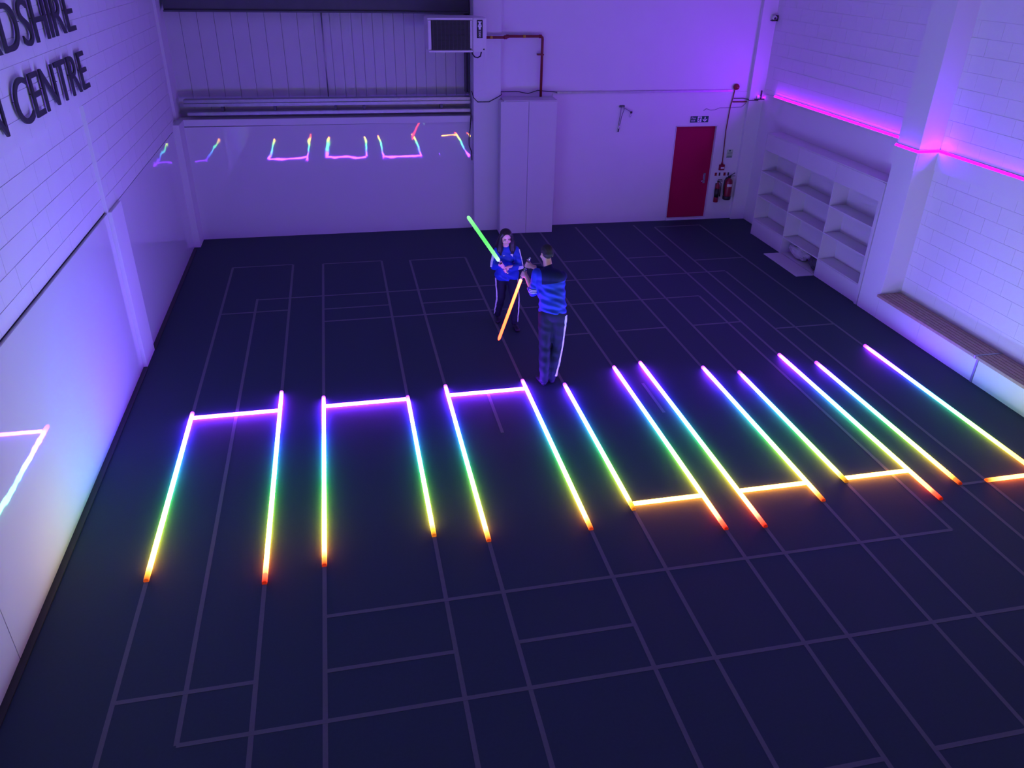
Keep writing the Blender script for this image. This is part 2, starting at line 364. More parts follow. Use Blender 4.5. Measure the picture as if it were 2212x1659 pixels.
for i, (x, (ya, yb)) in enumerate(zip(LX, LIT)):
    def cf(t, ya=ya, yb=yb):
        y = ya+t; f = (0.012 + 0.988*sm(ya+0.06, ya+0.24, y)) * (0.02 + 0.98*sm(yb-0.05, yb-0.17, y))
        return tuple(c*f for c in hue(y))
    cf = (lambda g, k: (lambda t: tuple(c*k for c in g(t))))(cf, POWER[i])
    o = link('light_strip', strip_mesh(True, yb-ya, cf, 32), M_STRIP, None, (x, ya, 0.0))
    tag(o, 'long rainbow light strip glowing on the floor, %s from the left wall' % ORD[i], 'light strip', 'long rainbow strips on the floor')
def cross(x0, x1, y, col, label, s=1.0, fade=0.0):
    def cf(t): return tuple(c*s*(1.0 if not fade else 0.03 + 0.97*sm(0.0, fade, t)) for c in col)
    o = link('light_strip', strip_mesh(False, x1-x0, cf, 12), M_STRIP, None, (x0, y, 0.0))
    tag(o, label, 'light strip', 'short cross strips on the floor')
V_ = hue(9.07); O_ = (0.55, 0.17, 0.016)
cross(LX[0]+0.027, LX[1]-0.027, 9.07, V_, 'short magenta light strip nearest the left wall, joining two long strips')
cross(LX[2]+0.027, LX[3]-0.027, 9.07, V_, 'short magenta light strip, middle one of the three')
cross(LX[4]+0.027, LX[5]-0.027, 9.07, V_, 'short magenta light strip closest to the two people')
cross(LX[6]+0.027, LX[7]-0.027, 6.37, O_, 'short orange light strip, leftmost of the orange ones')
cross(LX[8]+0.027, LX[9]-0.027, 6.37, O_, 'short orange light strip, second of the orange ones')
cross(LX[10]+0.027, LX[11]-0.027, 6.37, O_, 'short orange light strip, third of the orange ones')
cross(6.95, LX[13]-0.027, 6.03, (0.55, 0.08, 0.012), 'short red-orange light strip nearest the bench', 0.8, 0.25)

# ================================================================== VIOLET LIGHT TAPE
M_TAPE = emit('violet light tape', (0.25, 0.0001, 1.0), TAPE)
M_TAPE2 = emit('violet light tape by the bench', (0.15, 0.0001, 0.95), TAPE)
def tape(label, pts, mt=None):
    """ribbon of violet diodes on a slim wedge-shaped carrier, leaning back a little so that it faces the room"""
    t = thing('light_tape', label, 'light tape', pts[0])
    o0 = Vector(pts[0]); P_ = [Vector(p)-o0 for p in pts]
    dirs = [(b-a).normalized() for a, b in zip(P_, P_[1:])]
    def side(d):
        n_ = Vector((-d.y, d.x, 0))
        return -n_ if (n_.x > 1e-6 or (abs(n_.x) < 1e-6 and n_.y > 0)) else n_
    offs = []
    for i in range(len(P_)):                      # mitred room-side direction at every corner
        ns = [side(dirs[j]) for j in (i-1, i) if 0 <= j < len(dirs)]
        v = sum(ns, Vector()); v = v/len(ns)
        offs.append(v/max(1e-6, v.length_squared))
    HT, LEAN = 0.030, 0.017
    rib = BM(); car = BM()
    def loft(bm, prof):
        rings = [[bm.verts.new(p + o_*a_ + Vector((0, 0, z_))) for a_, z_ in prof] for p, o_ in zip(P_, offs)]
        n_ = len(prof)
        for r1, r2 in zip(rings, rings[1:]):
            for k in range(n_): bm.faces.new((r1[k], r1[(k+1) % n_], r2[(k+1) % n_], r2[k]))
        bm.faces.new(rings[0][::-1]); bm.faces.new(rings[-1])
    loft(rib, [(0.0125, 0.002), (0.0135, 0.002), (0.0135-LEAN, 0.002+HT), (0.0125-LEAN, 0.002+HT)])
    loft(car, [(-0.009, 0.0), (0.0122, 0.0), (0.0122-LEAN, 0.003+HT), (-0.009, 0.003+HT)])
    part('glowing_ribbon', rib, mt or M_TAPE, t); part('carrier', car, M_CREAM, t)
    return t
tape('violet light tape on the ledge above the shelving unit', [(8.852, 11.0, 2.706), (8.852, 15.45, 2.706)])
tape('violet light tape bending round the pilaster and running above the bench', [(8.482, 10.95, 2.70), (8.482, 10.415, 2.70), (8.845, 10.415, 2.70), (8.845, 8.0, 2.70)], M_TAPE2)

# ================================================================== SHELVING UNIT
SX0, SX1 = 8.52, 8.866
sh = thing('shelving_unit', 'built-in white shelving unit with open compartments below the violet tape', 'shelving unit', (8.69, 12.94, 0))
def sbox(*b): return boxes((b[0]-8.69, b[1]-8.69, b[2]-12.94, b[3]-12.94, b[4], b[5]))
bays = [(11.06, 12.34), (12.37, 13.63), (13.66, 14.88)]
part('back_panel', sbox(8.85, 8.866, 10.98, 14.91, 0, 2.09), M_WHITE, sh)
part('side_panel', sbox(8.50, SX1, 10.975, 11.05, 0, 2.09), M_WHITE, sh, bevel=0.002)
part('side_panel', sbox(SX0, SX1, 14.885, 14.91, 0, 2.09), M_WHITE, sh, bevel=0.002)
for y in (12.345, 13.635): part('divider', sbox(SX0, SX1, y, y+0.022, 0, 2.09), M_WHITE, sh, bevel=0.002)
part('top_panel', sbox(SX0, SX1, 10.975, 14.91, 2.092, 2.112), M_WHITE, sh, bevel=0.002)
for (ya, yb) in bays:
    part('fascia', sbox(SX0, SX0+0.018, ya, yb, 1.775, 2.090), M_WHITE, sh, bevel=0.0015)
    part('ceiling_board', sbox(SX0+0.02, SX1-0.02, ya, yb, 1.775, 1.79), M_WHITE, sh)
    for z in (0.325, 0.825, 1.325): part('shelf_board', sbox(SX0, SX1-0.02, ya-0.004, yb+0.004, z, z+0.02), M_WHITE, sh, bevel=0.002)
    part('bottom_board', sbox(SX0+0.02, SX1-0.02, ya, yb, 0.0, 0.02), M_WHITE, sh)
for (ya, yb) in (bays[0], bays[2]): part('flap_door', sbox(SX0, SX0+0.016, ya+0.003, yb-0.003, 0.005, 0.322), M_WHITE, sh, bevel=0.0015)
o = part('flap_door', sbox(8.16, 8.515, 12.37, 13.63, 0.0, 0.016), M_WHITE, sh, bevel=0.0015, label='flap door lying open on the floor')
def crumple(name, c, r, mt, label, seed):
    random.seed(seed)
    bm = BM(); ball(bm, (0, 0, 0), r, 28, 18)
    from mathutils import noise as nz
    for v in bm.verts:
        n1 = nz.noise(v.co*9 + Vector((seed, 0, 0))); n2 = nz.noise(v.co*24 + Vector((0, seed, 0)))
        v.co *= 1 + 0.22*n1 + 0.14*n2
        v.co.z = max(v.co.z, -r[2])
    o = link(name, mesh_of(name, bm, False), mt, None, c); return tag(o, label, 'plastic bag')
crumple('plastic_bag', (8.685, 13.225, 0.165), (0.12, 0.335, 0.125), M_FOIL, 'pale crumpled plastic bag in the open flap compartment', 3)
crumple('plastic_bag', (8.685, 12.60, 0.165), (0.12, 0.175, 0.125), M_BAG, 'dark crumpled plastic bag beside the pale one in the shelving unit', 5)

# ================================================================== BENCHES
def bench(y0, y1, label, seam=None):
    t = thing('bench', label, 'bench', (8.68, (y0+y1)/2, 0))
    c = (y0+y1)/2
    if seam: segs = [(y0, seam-0.002), (seam+0.002, y1)]
    else: segs = [(y0, y1)]
    for a, b in segs: part('front_panel', boxes((8.50-8.68, 8.518-8.68, a-c, b-c, 0, 0.385)), M_WALL, t, bevel=0.0015)
    part('carcass', boxes((8.518-8.68, 8.862-8.68, y0-c, y1-c, 0, 0.38)), M_WALL, t)
    part('nosing', boxes((8.43-8.68, 8.452-8.68, y0-c, y1-c, 0.382, 0.425)), M_WOOD, t, bevel=0.003)
    wdt = (8.862-8.454)/6
    for k in range(6): part('slat', boxes((8.454+k*wdt+0.003-8.68, 8.454+(k+1)*wdt-0.003-8.68, y0-c, y1-c, 0.386, 0.422)), M_WOOD, t, bevel=0.003)
    return t
bench(8.19, 10.425, 'slatted wooden bench with white front beside the pilaster', 9.40)
bench(4.6, 8.15, 'slatted wooden bench with white front at the right edge, past the grey joint strip', None)
o = link('joint_strip', mesh_of('joint_strip', boxes((8.49, 8.50, 8.152, 8.188, 0, 0.42), (8.425, 8.86, 8.154, 8.186, 0.38, 0.424)), False, 0.001), M_STEEL, None)
tag(o, 'narrow grey joint strip between the two benches', 'trim strip')

# ================================================================== CUPBOARD ON BACK WALL
cb = thing('tall_cupboard', 'tall white two-door cupboard against the back wall', 'cupboard', BWP(3.735, 0.0, 0), BANG)
part('body', boxes((-0.50, 0.565, -0.46, 0.0, 0.0, 2.665)), M_WHITE, cb, bevel=0.003)
part('top_panel', boxes((-0.50, 0.568, -0.483, 0.0, 2.667, 2.685)), M_WHITE, cb, bevel=0.002)
for a, b in ((-0.56, -0.004), (0.002, 0.568)): part('door', boxes((a, b, -0.483, -0.463, 0.004, 2.664)), M_WHITE, cb, bevel=0.002)
part('filler_panel', boxes((-0.565, -0.50, -0.462, -0.20, 0.0, 2.66)), M_WHITE, cb)

# ================================================================== UNIT HEATER
ht = thing('unit_heater', 'cream wall-hung warm air heater with dark grille in front of the pier', 'heater', (2.27, 15.30, 3.60))
# local: x right, y back, z up; body -0.54..0.54
bm = BM()
vs_ = [(-0.54, 0.0), (0.53, 0.0), (0.53, 0.45), (0.40, 0.66), (-0.50, 0.66), (-0.54, 0.60)]
lo = [bm.verts.new((x, y, 0.03)) for x, y in vs_]; hi = [bm.verts.new((x, y, 0.575)) for x, y in vs_]
bm.faces.new(lo[::-1]); bm.faces.new(hi)
for k in range(6): bm.faces.new((lo[k], lo[(k+1) % 6], hi[(k+1) % 6], hi[k]))
part('casing', bm, M_CREAM, ht, bevel=0.006)
gr = part('grille', boxes((-0.485, 0.25, -0.012, 0.002, 0.045, 0.535)), M_BLACK, ht, label='dark louvred grille')
for k in range(10): part('fin', boxes((-0.45+k*0.072, -0.444+k*0.072, -0.022, -0.008, 0.05, 0.53)), M_STEELD, gr)
for k in range(5): part('louvre', boxes((-0.48, 0.245, -0.018, -0.010, 0.11+k*0.09, 0.114+k*0.09)), M_BLACK, gr)
part('top_rail', boxes((-0.545, 0.27, -0.03, 0.0, 0.545, 0.575)), M_CREAM, ht, bevel=0.003)
part('bottom_rail', boxes((-0.53, 0.27, -0.03, 0.0, 0.005, 0.038)), M_CREAM, ht, bevel=0.003)
part('side_rail', boxes((0.225, 0.255, -0.026, 0.0, 0.07, 0.535)), M_CREAM, ht, bevel=0.003)
part('side_rail', boxes((-0.535, -0.485, -0.026, 0.0, 0.06, 0.535)), M_CREAM, ht, bevel=0.003)
part('control_panel', boxes((0.275, 0.525, -0.034, 0.0, 0.006, 0.575)), M_CREAM, ht, bevel=0.012)
pl = part('name_plate', boxes((0.345, 0.452, -0.038, -0.033, 0.245, 0.545)), M_BLACK, ht)
def gl(b): return boxes((b[0], b[1], -0.0405, -0.038, b[2], b[3]))
for b in ((0.364, 0.432, 0.505, 0.522), (0.380, 0.416, 0.468, 0.505), (0.364, 0.432, 0.451, 0.468), (0.364, 0.432, 0.428, 0.445), (0.378, 0.418, 0.385, 0.428)):
    part('glyph', gl(b), M_SIGNW, pl)
me = text_mesh('2000', 0.058, 0.001); x0, x1, y0, y1 = bbox(me)
T = Matrix.Translation((0.398, -0.0395, 0.315)) @ Matrix.Rotation(PI/2, 4, 'X') @ Matrix.Rotation(-PI/2, 4, 'Z') @ Matrix.Translation((-(x0+x1)/2, -(y0+y1)/2, 0))
me.transform(T); link('lettering', me, M_SIGNW, pl)
bm = BM(); tube(bm, [(0.25, -0.005, 0.03), (0.27, -0.02, -0.03), (0.31, -0.03, -0.075), (0.36, -0.03, -0.085), (0.41, -0.03, -0.06), (0.43, -0.02, 0.01)], 0.012, 8); part('cable', bm, M_BLACK, ht, True)
bm = BM(); ball(bm, (0.475, -0.037, 0.055), (0.014, 0.01, 0.014), 10, 6); part('knob', bm, M_BLACK, ht, True)
part('bracket', boxes((-0.35, -0.30, 0.60, 1.33, 0.20, 0.26)), M_STEELD, ht)
part('bracket', boxes((0.36, 0.41, 0.50, 0.70, 0.20, 0.26)), M_STEELD, ht)

# gas pipe: leaves the heater, steps round the pier, drops into the cupboard
pp = thing('gas_pipe', 'dark red gas pipe from the heater down to the cupboard', 'pipe', BWP(4.05, 0.0, 2.69), BANG)
def bl(u_, off, z): return Vector((u_-4.05, -off, z-2.69))
bm = BM(); tube(bm, [bl(2.80, 0.29, 3.80), bl(3.29, 0.29, 3.80), bl(3.31, 0.27, 3.80), bl(3.31, 0.10, 3.80), bl(3.34, 0.08, 3.80), bl(4.02, 0.08, 3.80), bl(4.045, 0.08, 3.78), bl(4.05, 0.08, 3.75), bl(4.05, 0.08, 2.69)], 0.026, 10)
part('tube', bm, M_PIPE, pp, True)
for p, q in ((bl(2.80, 0.29, 3.80), bl(2.84, 0.29, 3.80)), (bl(3.25, 0.29, 3.80), bl(3.31, 0.29, 3.80)), (bl(3.33, 0.08, 3.80), bl(3.38, 0.08, 3.80)), (bl(3.98, 0.08, 3.80), bl(4.03, 0.08, 3.80))):
    bm = BM(); tube(bm, [p, q], 0.033, 10); part('coupling', bm, M_PIPE, pp, True)
for uu, of in ((2.98, 0.29), (3.66, 0.08)):
    bm = BM(); tube(bm, [bl(uu, of, 3.80), bl(uu+0.05, of, 3.80)], 0.028, 10); part('yellow_band', bm, M_YEL, pp, True)
part('clip', boxes((-0.09, 0.035, -0.10, 0.0, 0.77, 0.79)), M_PIPE, pp)

# ================================================================== BACK WALL FITTINGS
def bthing(name, label, cat, u_, off, z, group=None): return thing(name, label, cat, BWP(u_, off, z), BANG, group)
def cable(name, label, pts, r, mt, cat='cable'):
    o0 = Vector(pts[0]); bm = BM(); tube(bm, [Vector(p)-o0 for p in pts], r, 6)
    return tag(link(name, mesh_of(name, bm, True), mt, None, o0), label, cat)
o = link('cable_trunking', mesh_of('cable_trunking', boxes((-1.87, 1.92, -0.03, 0.012, -0.02, 0.02)), False, 0.003), M_STEEL, None, BWP(6.27, 0, 2.752), BANG); tag(o, 'long grey cable trunking along the back wall above the red door', 'trunking')
cable('wall_cable', 'black cable clipped across the white pier and cupboard top', [BWP(2.66, 0.03, 2.80), BWP(2.672, 0.19, 2.70), BWP(2.75, 0.195, 2.62), BWP(2.98, 0.195, 2.62), BWP(3.14, 0.195, 2.70), BWP(3.228, 0.19, 2.75), BWP(3.24, 0.03, 2.78), BWP(3.6, 0.02, 2.78), BWP(3.8, 0.02, 2.74), BWP(4.0, 0.02, 2.80), BWP(4.4, 0.02, 2.76)], 0.008, M_BLACK)
cable('wall_cable', 'black cable hanging down the corner left of the white pier', [BWP(2.645, 0.02, 2.34), BWP(2.625, 0.03, 2.1), BWP(2.60, 0.03, 1.9), BWP(2.60, 0.03, 1.75), BWP(2.65, 0.03, 1.62), BWP(2.66, 0.03, 1.45)], 0.010, M_BLACK)
o = link('socket_box', mesh_of('socket_box', boxes((0, 0.012, -0.04, 0.04, -0.09, 0.09)), False, 0.004), M_CREAM, None, BWP(2.662, 0.09, 1.50), BANG); tag(o, 'small pale socket box on the side of the white pier', 'socket')
# fire exit sign
fs_ = bthing('fire_exit_sign', 'green fire exit sign above the red door', 'sign', 7.535, 0.0, 2.12)
part('board', boxes((-0.20, 0.20, -0.012, 0.0, 0.0, 0.125)), M_GREEN, fs_)
def stext(s, size, x, z, parent, y=-0.0125, mt=M_SIGNW, bold=0.0):
    me = text_mesh(s, size, 0.0008, bold); me.transform(Matrix.Translation((x, y, z)) @ Matrix.Rotation(PI/2, 4, 'X'))
    return link('lettering', me, mt, parent)
stext('Fire', 0.062, -0.185, 0.070, fs_); stext('exit', 0.062, -0.188, 0.020, fs_)
def sprite(polys, parent, name, mt, y=-0.0130, th=0.001):
    bm = BM()
    for poly in polys:
        a = [bm.verts.new((x, y, z)) for x, z in poly]; b = [bm.verts.new((x, y-th, z)) for x, z in poly]
        bm.faces.new(a); bm.faces.new(b[::-1]); n = len(poly)
        for k in range(n): bm.faces.new((a[k], a[(k+1) % n], b[(k+1) % n], b[k]))
    return part(name, bm, mt, parent)
sprite([[(-0.045, 0.004), (0.045, 0.004), (0.045, 0.121), (-0.045, 0.121)]], fs_, 'pictogram_panel', M_SIGNW, -0.0122)
sprite([[(-0.002, 0.098), (0.012, 0.098), (0.012, 0.113), (-0.002, 0.113)], [(-0.02, 0.06), (0.002, 0.055), (0.018, 0.092), (-0.004, 0.094)], [(-0.038, 0.078), (-0.006, 0.086), (-0.006, 0.093), (-0.04, 0.085)],
        [(0.012, 0.085), (0.032, 0.068), (0.036, 0.074), (0.016, 0.092)], [(-0.018, 0.062), (-0.004, 0.058), (-0.02, 0.032), (-0.044, 0.020), (-0.044, 0.028), (-0.026, 0.040)], [(-0.008, 0.058), (0.006, 0.056), (0.014, 0.034), (0.008, 0.006), (-0.002, 0.006), (0.004, 0.034)]], fs_, 'running_figure', M_GREEN, -0.0134)
sprite([[(0.108, 0.112), (0.132, 0.112), (0.132, 0.05), (0.108, 0.05)], [(0.070, 0.075), (0.070, 0.052), (0.120, 0.012), (0.120, 0.036)], [(0.170, 0.075), (0.170, 0.052), (0.120, 0.012), (0.120, 0.036)]], fs_, 'arrow', M_SIGNW)
# alarm sounder, riser, call point
al = bthing('alarm_sounder', 'round red fire alarm sounder high on the back wall', 'alarm', 8.26, 0.0, 2.83)
bm = BM(); tube(bm, [(0, 0, 0), (0, -0.03, 0), (0, -0.055, 0), (0, -0.07, 0)], [0.062, 0.062, 0.055, 0.03], 18); part('body', bm, M_REDM, al, True)
bm = BM(); tube(bm, [(0, -0.07, 0), (0, -0.076, 0)], [0.028, 0.02], 14); part('lens', bm, M_REDM, al, True)
cable('alarm_conduit', 'thin red conduit dropping from the alarm to the call point', [BWP(8.235, 0.015, 2.78), BWP(8.22, 0.02, 2.62), BWP(8.19, 0.02, 2.45), BWP(8.165, 0.02, 1.95), BWP(8.18, 0.02, 1.5), BWP(8.19, 0.02, 1.27)], 0.010, M_PIPE, 'conduit')
cable('alarm_conduit', 'short dark red conduit running right from the alarm riser', [BWP(8.225, 0.02, 2.53), BWP(8.54, 0.02, 2.53)], 0.014, M_PIPE, 'conduit')
cable('wall_cable', 'thin black cable from the alarm to the corner pier', [BWP(8.235, 0.02, 2.60), BWP(8.45, 0.02, 2.60), BWP(8.545, 0.04, 2.58), BWP(8.55, 0.11, 2.57), BWP(8.62, 0.11, 2.57), BWP(8.75, 0.11, 2.57)], 0.008, M_BLACK)
cable('wall_cable', 'thin grey cable sagging above the fire exit sign', [BWP(7.60, 0.012, 2.36), BWP(7.66, 0.012, 2.40), BWP(7.75, 0.012, 2.37), BWP(7.85, 0.012, 2.37), BWP(7.95, 0.012, 2.41), BWP(8.45, 0.012, 2.42), BWP(8.53, 0.012, 2.50)], 0.006, M_STEEL)
cp = bthing('call_point', 'small red break-glass call point beside the red door', 'call point', 8.195, 0.0, 1.10)
part('body', boxes((-0.065, 0.055, -0.05, 0.0, 0.0, 0.12)), M_REDM, cp, bevel=0.006)
part('label_plate', boxes((-0.035, 0.04, -0.053, -0.05, 0.03, 0.07)), M_PAPER, cp)
bm = BM(); tube(bm, [(-0.005, -0.02, 0.12), (-0.005, -0.02, 0.20)], [0.03, 0.010], 10); part('gland', bm, M_REDM, cp, True)
nt_ = bthing('safety_notice', 'pale green safety notice right of the red door', 'notice', 8.335, 0.0, 1.36)
part('sheet', boxes((-0.065, 0.075, -0.004, 0.0, 0.0, 0.175)), M_NOTICE, nt_)
part('symbol', boxes((-0.012, 0.018, -0.0055, -0.004, 0.135, 0.165)), M_GREEN, nt_)
for k in range(4): part('text_line', boxes((-0.05, 0.06, -0.0055, -0.004, 0.028+k*0.025, 0.034+k*0.025)), M_GREEN, nt_)
part('footer', boxes((-0.06, 0.07, -0.0055, -0.004, 0.004, 0.018)), M_GREEN, nt_)
def idsign(u_, label):
    t = bthing('extinguisher_sign', label, 'sign', u_, 0.0, 0.965)
    part('plate', boxes((-0.07, 0.07, -0.004, 0.0, 0.0, 0.08)), M_PAPER, t)
    part('symbol', boxes((-0.065, -0.015, -0.0055, -0.004, 0.006, 0.074)), M_REDM, t)
    part('band', boxes((0.03, 0.065, -0.0055, -0.004, 0.006, 0.074)), M_BLACK, t)
idsign(8.125, 'small red and white plate above the slim extinguisher'); idsign(8.33, 'small red and white plate above the stout extinguisher')
# extinguishers
e1 = bthing('fire_extinguisher', 'stout red fire extinguisher with black base and hose on the wall', 'extinguisher', 8.36, 0.12, 0.47)
bm = BM(); lathe(bm, [(0.085, 0.075), (0.086, 0.10), (0.086, 0.38), (0.078, 0.42), (0.05, 0.455), (0.025, 0.465), (0.022, 0.49)], n=22); part('cylinder', bm, M_REDM, e1, True)
bm = BM(); lathe(bm, [(0.078, 0.0), (0.090, 0.012), (0.090, 0.078), (0.086, 0.082)], n=22); part('base', bm, M_BLACK, e1, True)
part('valve', boxes((-0.03, 0.03, -0.025, 0.025, 0.485, 0.515)), M_BLACK, e1, bevel=0.004)
part('lever', boxes((-0.02, 0.13, -0.012, 0.012, 0.512, 0.522)), M_STEELD, e1)
bm = BM(); tube(bm, [(0.0, 0, 0.52), (0.06, 0, 0.55), (0.115, 0, 0.585)], 0.010, 6); part('carry_handle', bm, M_STEELD, e1)
bm = BM(); tube(bm, [(-0.03, -0.02, 0.50), (-0.08, -0.03, 0.49), (-0.115, -0.03, 0.43), (-0.12, -0.03, 0.32), (-0.11, -0.03, 0.2), (-0.095, -0.03, 0.11)], 0.012, 8); part('hose', bm, M_BLACK, e1, True)
bm = BM(); 
for k in range(9):
    pass
for a0, a1, z0, z1 in ((-2.3, -0.9, 0.30, 0.355),):
    n = 8; lo = [bm.verts.new((0.0875*math.cos(a0+(a1-a0)*i/n), 0.0875*math.sin(a0+(a1-a0)*i/n), z0)) for i in range(n+1)]; hi = [bm.verts.new((v.co.x, v.co.y, z1)) for v in lo]
    for i in range(n): bm.faces.new((lo[i], lo[i+1], hi[i+1], hi[i]))
part('label', bm, M_PAPER, e1, label='white paper label')
part('bracket', boxes((-0.03, 0.03, 0.08, 0.118, 0.15, 0.45)), M_STEELD, e1)
e2 = bthing('fire_extinguisher', 'slim red and black fire extinguisher beside the door frame', 'extinguisher', 8.125, 0.09, 0.41)
bm = BM(); lathe(bm, [(0.048, 0.0), (0.052, 0.01), (0.052, 0.105), (0.052, 0.11)], n=18); part('base', bm, M_REDM, e2, True)
bm = BM(); lathe(bm, [(0.0515, 0.11), (0.0515, 0.30)], n=18); part('band', bm, M_BLACK, e2, True)
bm = BM(); lathe(bm, [(0.052, 0.30), (0.052, 0.33), (0.040, 0.38), (0.018, 0.42), (0.016, 0.45)], n=18); part('shoulder', bm, M_REDM, e2, True)
part('valve', boxes((-0.018, 0.018, -0.018, 0.018, 0.445, 0.475)), M_BLACK, e2, bevel=0.003)
part('lever', boxes((-0.01, 0.10, -0.01, 0.01, 0.46, 0.47), (-0.01, 0.085, -0.01, 0.01, 0.495, 0.505)), M_BLACK, e2)
bm = BM(); tube(bm, [(0.02, -0.02, 0.45), (0.062, -0.03, 0.42), (0.066, -0.03, 0.30), (0.064, -0.03, 0.13)], [0.008, 0.008, 0.010, 0.016], 8); part('horn', bm, M_BLACK, e2, True)
part('bracket', boxes((-0.02, 0.02, 0.05, 0.088, 0.15, 0.40)), M_STEELD, e2)
# hanging bracket with cords
hb = bthing('cord_bracket', 'small dark bracket with hanging cords on the back wall right of the cupboard', 'bracket', 5.80, 0.0, 2.46)
part('plate', boxes((-0.06, 0.05, -0.025, 0.0, -0.01, 0.03)), M_STEELD, hb, bevel=0.004)
bm = BM(); tube(bm, [(0.0, -0.02, 0.0), (0.08, -0.05, -0.04), (0.18, -0.06, -0.09)], 0.010, 6); part('arm', bm, M_STEEL, hb)
part('hook_block', boxes((0.17, 0.21, -0.075, -0.045, -0.125, -0.085)), M_BLACK, hb, bevel=0.004)
bm = BM(); tube(bm, [(0.19, -0.06, -0.12), (0.165, -0.06, -0.15), (0.15, -0.06, -0.19), (0.17, -0.06, -0.205), (0.19, -0.06, -0.18), (0.195, -0.06, -0.15)], 0.005, 6); part('hook', bm, M_STEEL, hb)
bm = BM(); tube(bm, [(-0.02, -0.02, 0.0), (-0.035, -0.02, -0.2), (-0.05, -0.02, -0.36)], 0.005, 6); tube(bm, [(0.05, -0.03, -0.02), (0.0, -0.02, -0.2), (-0.02, -0.02, -0.34)], 0.005, 6); part('cord', bm, M_STEELD, hb)
bm = BM(); tube(bm, [(-0.035, -0.02, -0.34), (-0.048, -0.02, -0.50)], 0.017, 8); part('weight', bm, M_CHROME, hb, True)
# camera on corner pier
cc = bthing('security_camera', 'small white security camera high on the corner pier', 'camera', 8.79, 0.09, 4.16)
part('mount', boxes((-0.03, 0.03, -0.02, 0.0, -0.05, 0.05)), M_CREAM, cc, bevel=0.003)
bm = BM(); tube(bm, [(0, -0.02, 0.0), (0, -0.06, 0.0), (0, -0.10, -0.01)], [0.02, 0.045, 0.045], 14); part('housing', bm, M_CREAM, cc, True)
bm = BM(); tube(bm, [(0, -0.10, -0.012), (0, -0.106, -0.013)], 0.024, 12); part('lens', bm, M_BLACK, cc)
part('hood', boxes((-0.055, 0.055, -0.115, -0.02, -0.062, -0.05), (0.045, 0.058, -0.115, -0.02, -0.06, 0.045)), M_BLACK, cc)
# small spotlight cluster at the corner pier
sp = bthing('corner_bracket', 'dark bracket with small violet-lit fittings at the corner pier', 'bracket', 8.74, 0.09, 2.60)
part('bar', boxes((-0.10, 0.12, -0.07, -0.05, -0.01, 0.008)), M_BLACK, sp)
part('post', boxes((0.035, 0.055, -0.06, -0.03, 0.0, 0.17)), M_BLACK, sp)
part('plate', boxes((-0.03, 0.06, -0.05, 0.0, 0.0, 0.06)), M_CREAM, sp, bevel=0.003)
bm = BM(); ball(bm, (-0.02, -0.06, 0.06), 0.016, 10, 8); ball(bm, (0.10, -0.06, 0.03), 0.013, 10, 8); part('lamp', bm, emit('small violet lamp', (0.30, 0.002, 0.9), 30.0), sp, True)

# ================================================================== WALL LETTERING (left wall)
def wall_word(letters, y_right, z_base, cap, total, label):
    """letters laid out to end at y_right; total = width of the whole run"""
    t = thing('wall_lettering', label, 'lettering', (-2.955, y_right, z_base))
    adv = []; ms = []
    for ch in letters:
        me = text_mesh(ch, 1.0, 0.012, -0.004); x0, x1, y0, y1 = bbox(me); ms.append((me, x0, x1, y0, y1)); adv.append(x1-x0)
    capu = ms[-1][4]-ms[-1][3]; s = cap/capu
    gap = 0.105
    wsum = sum(adv)+gap*(len(letters)-1); sx = total/wsum
    x = -total
    for (me, x0, x1, y0, y1), a in zip(ms, adv):
        # x -> +Y, y -> +Z, depth -> +X
        for v in me.vertices:
            c = v.co.copy(); v.co = Vector((0.035 + c.z*0.75, x + (c.x-x0)*sx, c.y*s))
        me.update(); link('letter', me, M_LETTER, t); x += (a+gap)*sx
    # stand-off pins behind each letter
    x = -total
    for a in adv:
        bm = BM(); tube(bm, [(0.0, x+0.07*a*sx, 0.55*cap), (0.024, x+0.07*a*sx, 0.55*cap)], 0.004, 6); x += (a+gap)*sx
        part('standoff', bm, M_LETTER, t)
    return t
wall_word('RDSHIRE', 10.97, 4.335, 0.41, 2.90, 'dark raised letters ending in DSHIRE high on the left wall')
wall_word('CENTRE', 11.00, 3.695, 0.41, 2.56, 'dark raised letters spelling CENTRE below the upper line on the left wall')
wall_word('N', 8.10, 3.69, 0.41, 0.36, 'single dark raised letter N cut by the left edge of the picture')

# ================================================================== PEOPLE
from mathutils import noise as NZ
def V(*a): return Vector(a)
def hand_parts(bm, c, axis, out, hr=0.017, up_sign=1, s=1.0):
    """a hand closed round a grip: c on the grip axis, out = from the grip towards the wrist"""
    a = axis.normalized(); d = (out - a*out.dot(a)).normalized(); t = a.cross(d)*up_sign
    pc = c + d*(hr+0.012)
    R3 = Matrix((t, a, d)).transposed()
    ball(bm, pc + d*0.012, (0.026*s, 0.043*s, 0.026*s), 14, 10, R3)
    lens = [0.92, 1.0, 0.97, 0.80]
    for k in range(4):
        o_ = c + a*(0.031-0.0205*k)*s
        pts = []
        n_ = 7; sweep = math.radians(255)*lens[k]
        for i in range(n_):
            th = math.radians(25) + sweep*i/(n_-1); rr = hr+0.0085
            pts.append(o_ + (d*math.cos(th) + t*math.sin(th))*rr)
        for p, q, i in zip(pts, pts[1:], range(n_)):
            capsule(bm, p, q, (0.0098-0.0005*i)*s, (0.0093-0.0005*i)*s, 8)
    o_ = c + a*0.040*s; pts = []
    for i in range(5):
        th = math.radians(-20) - math.radians(150)*i/4
        pts.append(o_ + a*0.006*i + (d*math.cos(th) + t*math.sin(th))*(hr+0.010))
    for i, (p, q) in enumerate(zip(pts, pts[1:])): capsule(bm, p, q, (0.0125-0.0008*i)*s, (0.0117-0.0008*i)*s, 8)
    return pc + d*0.035
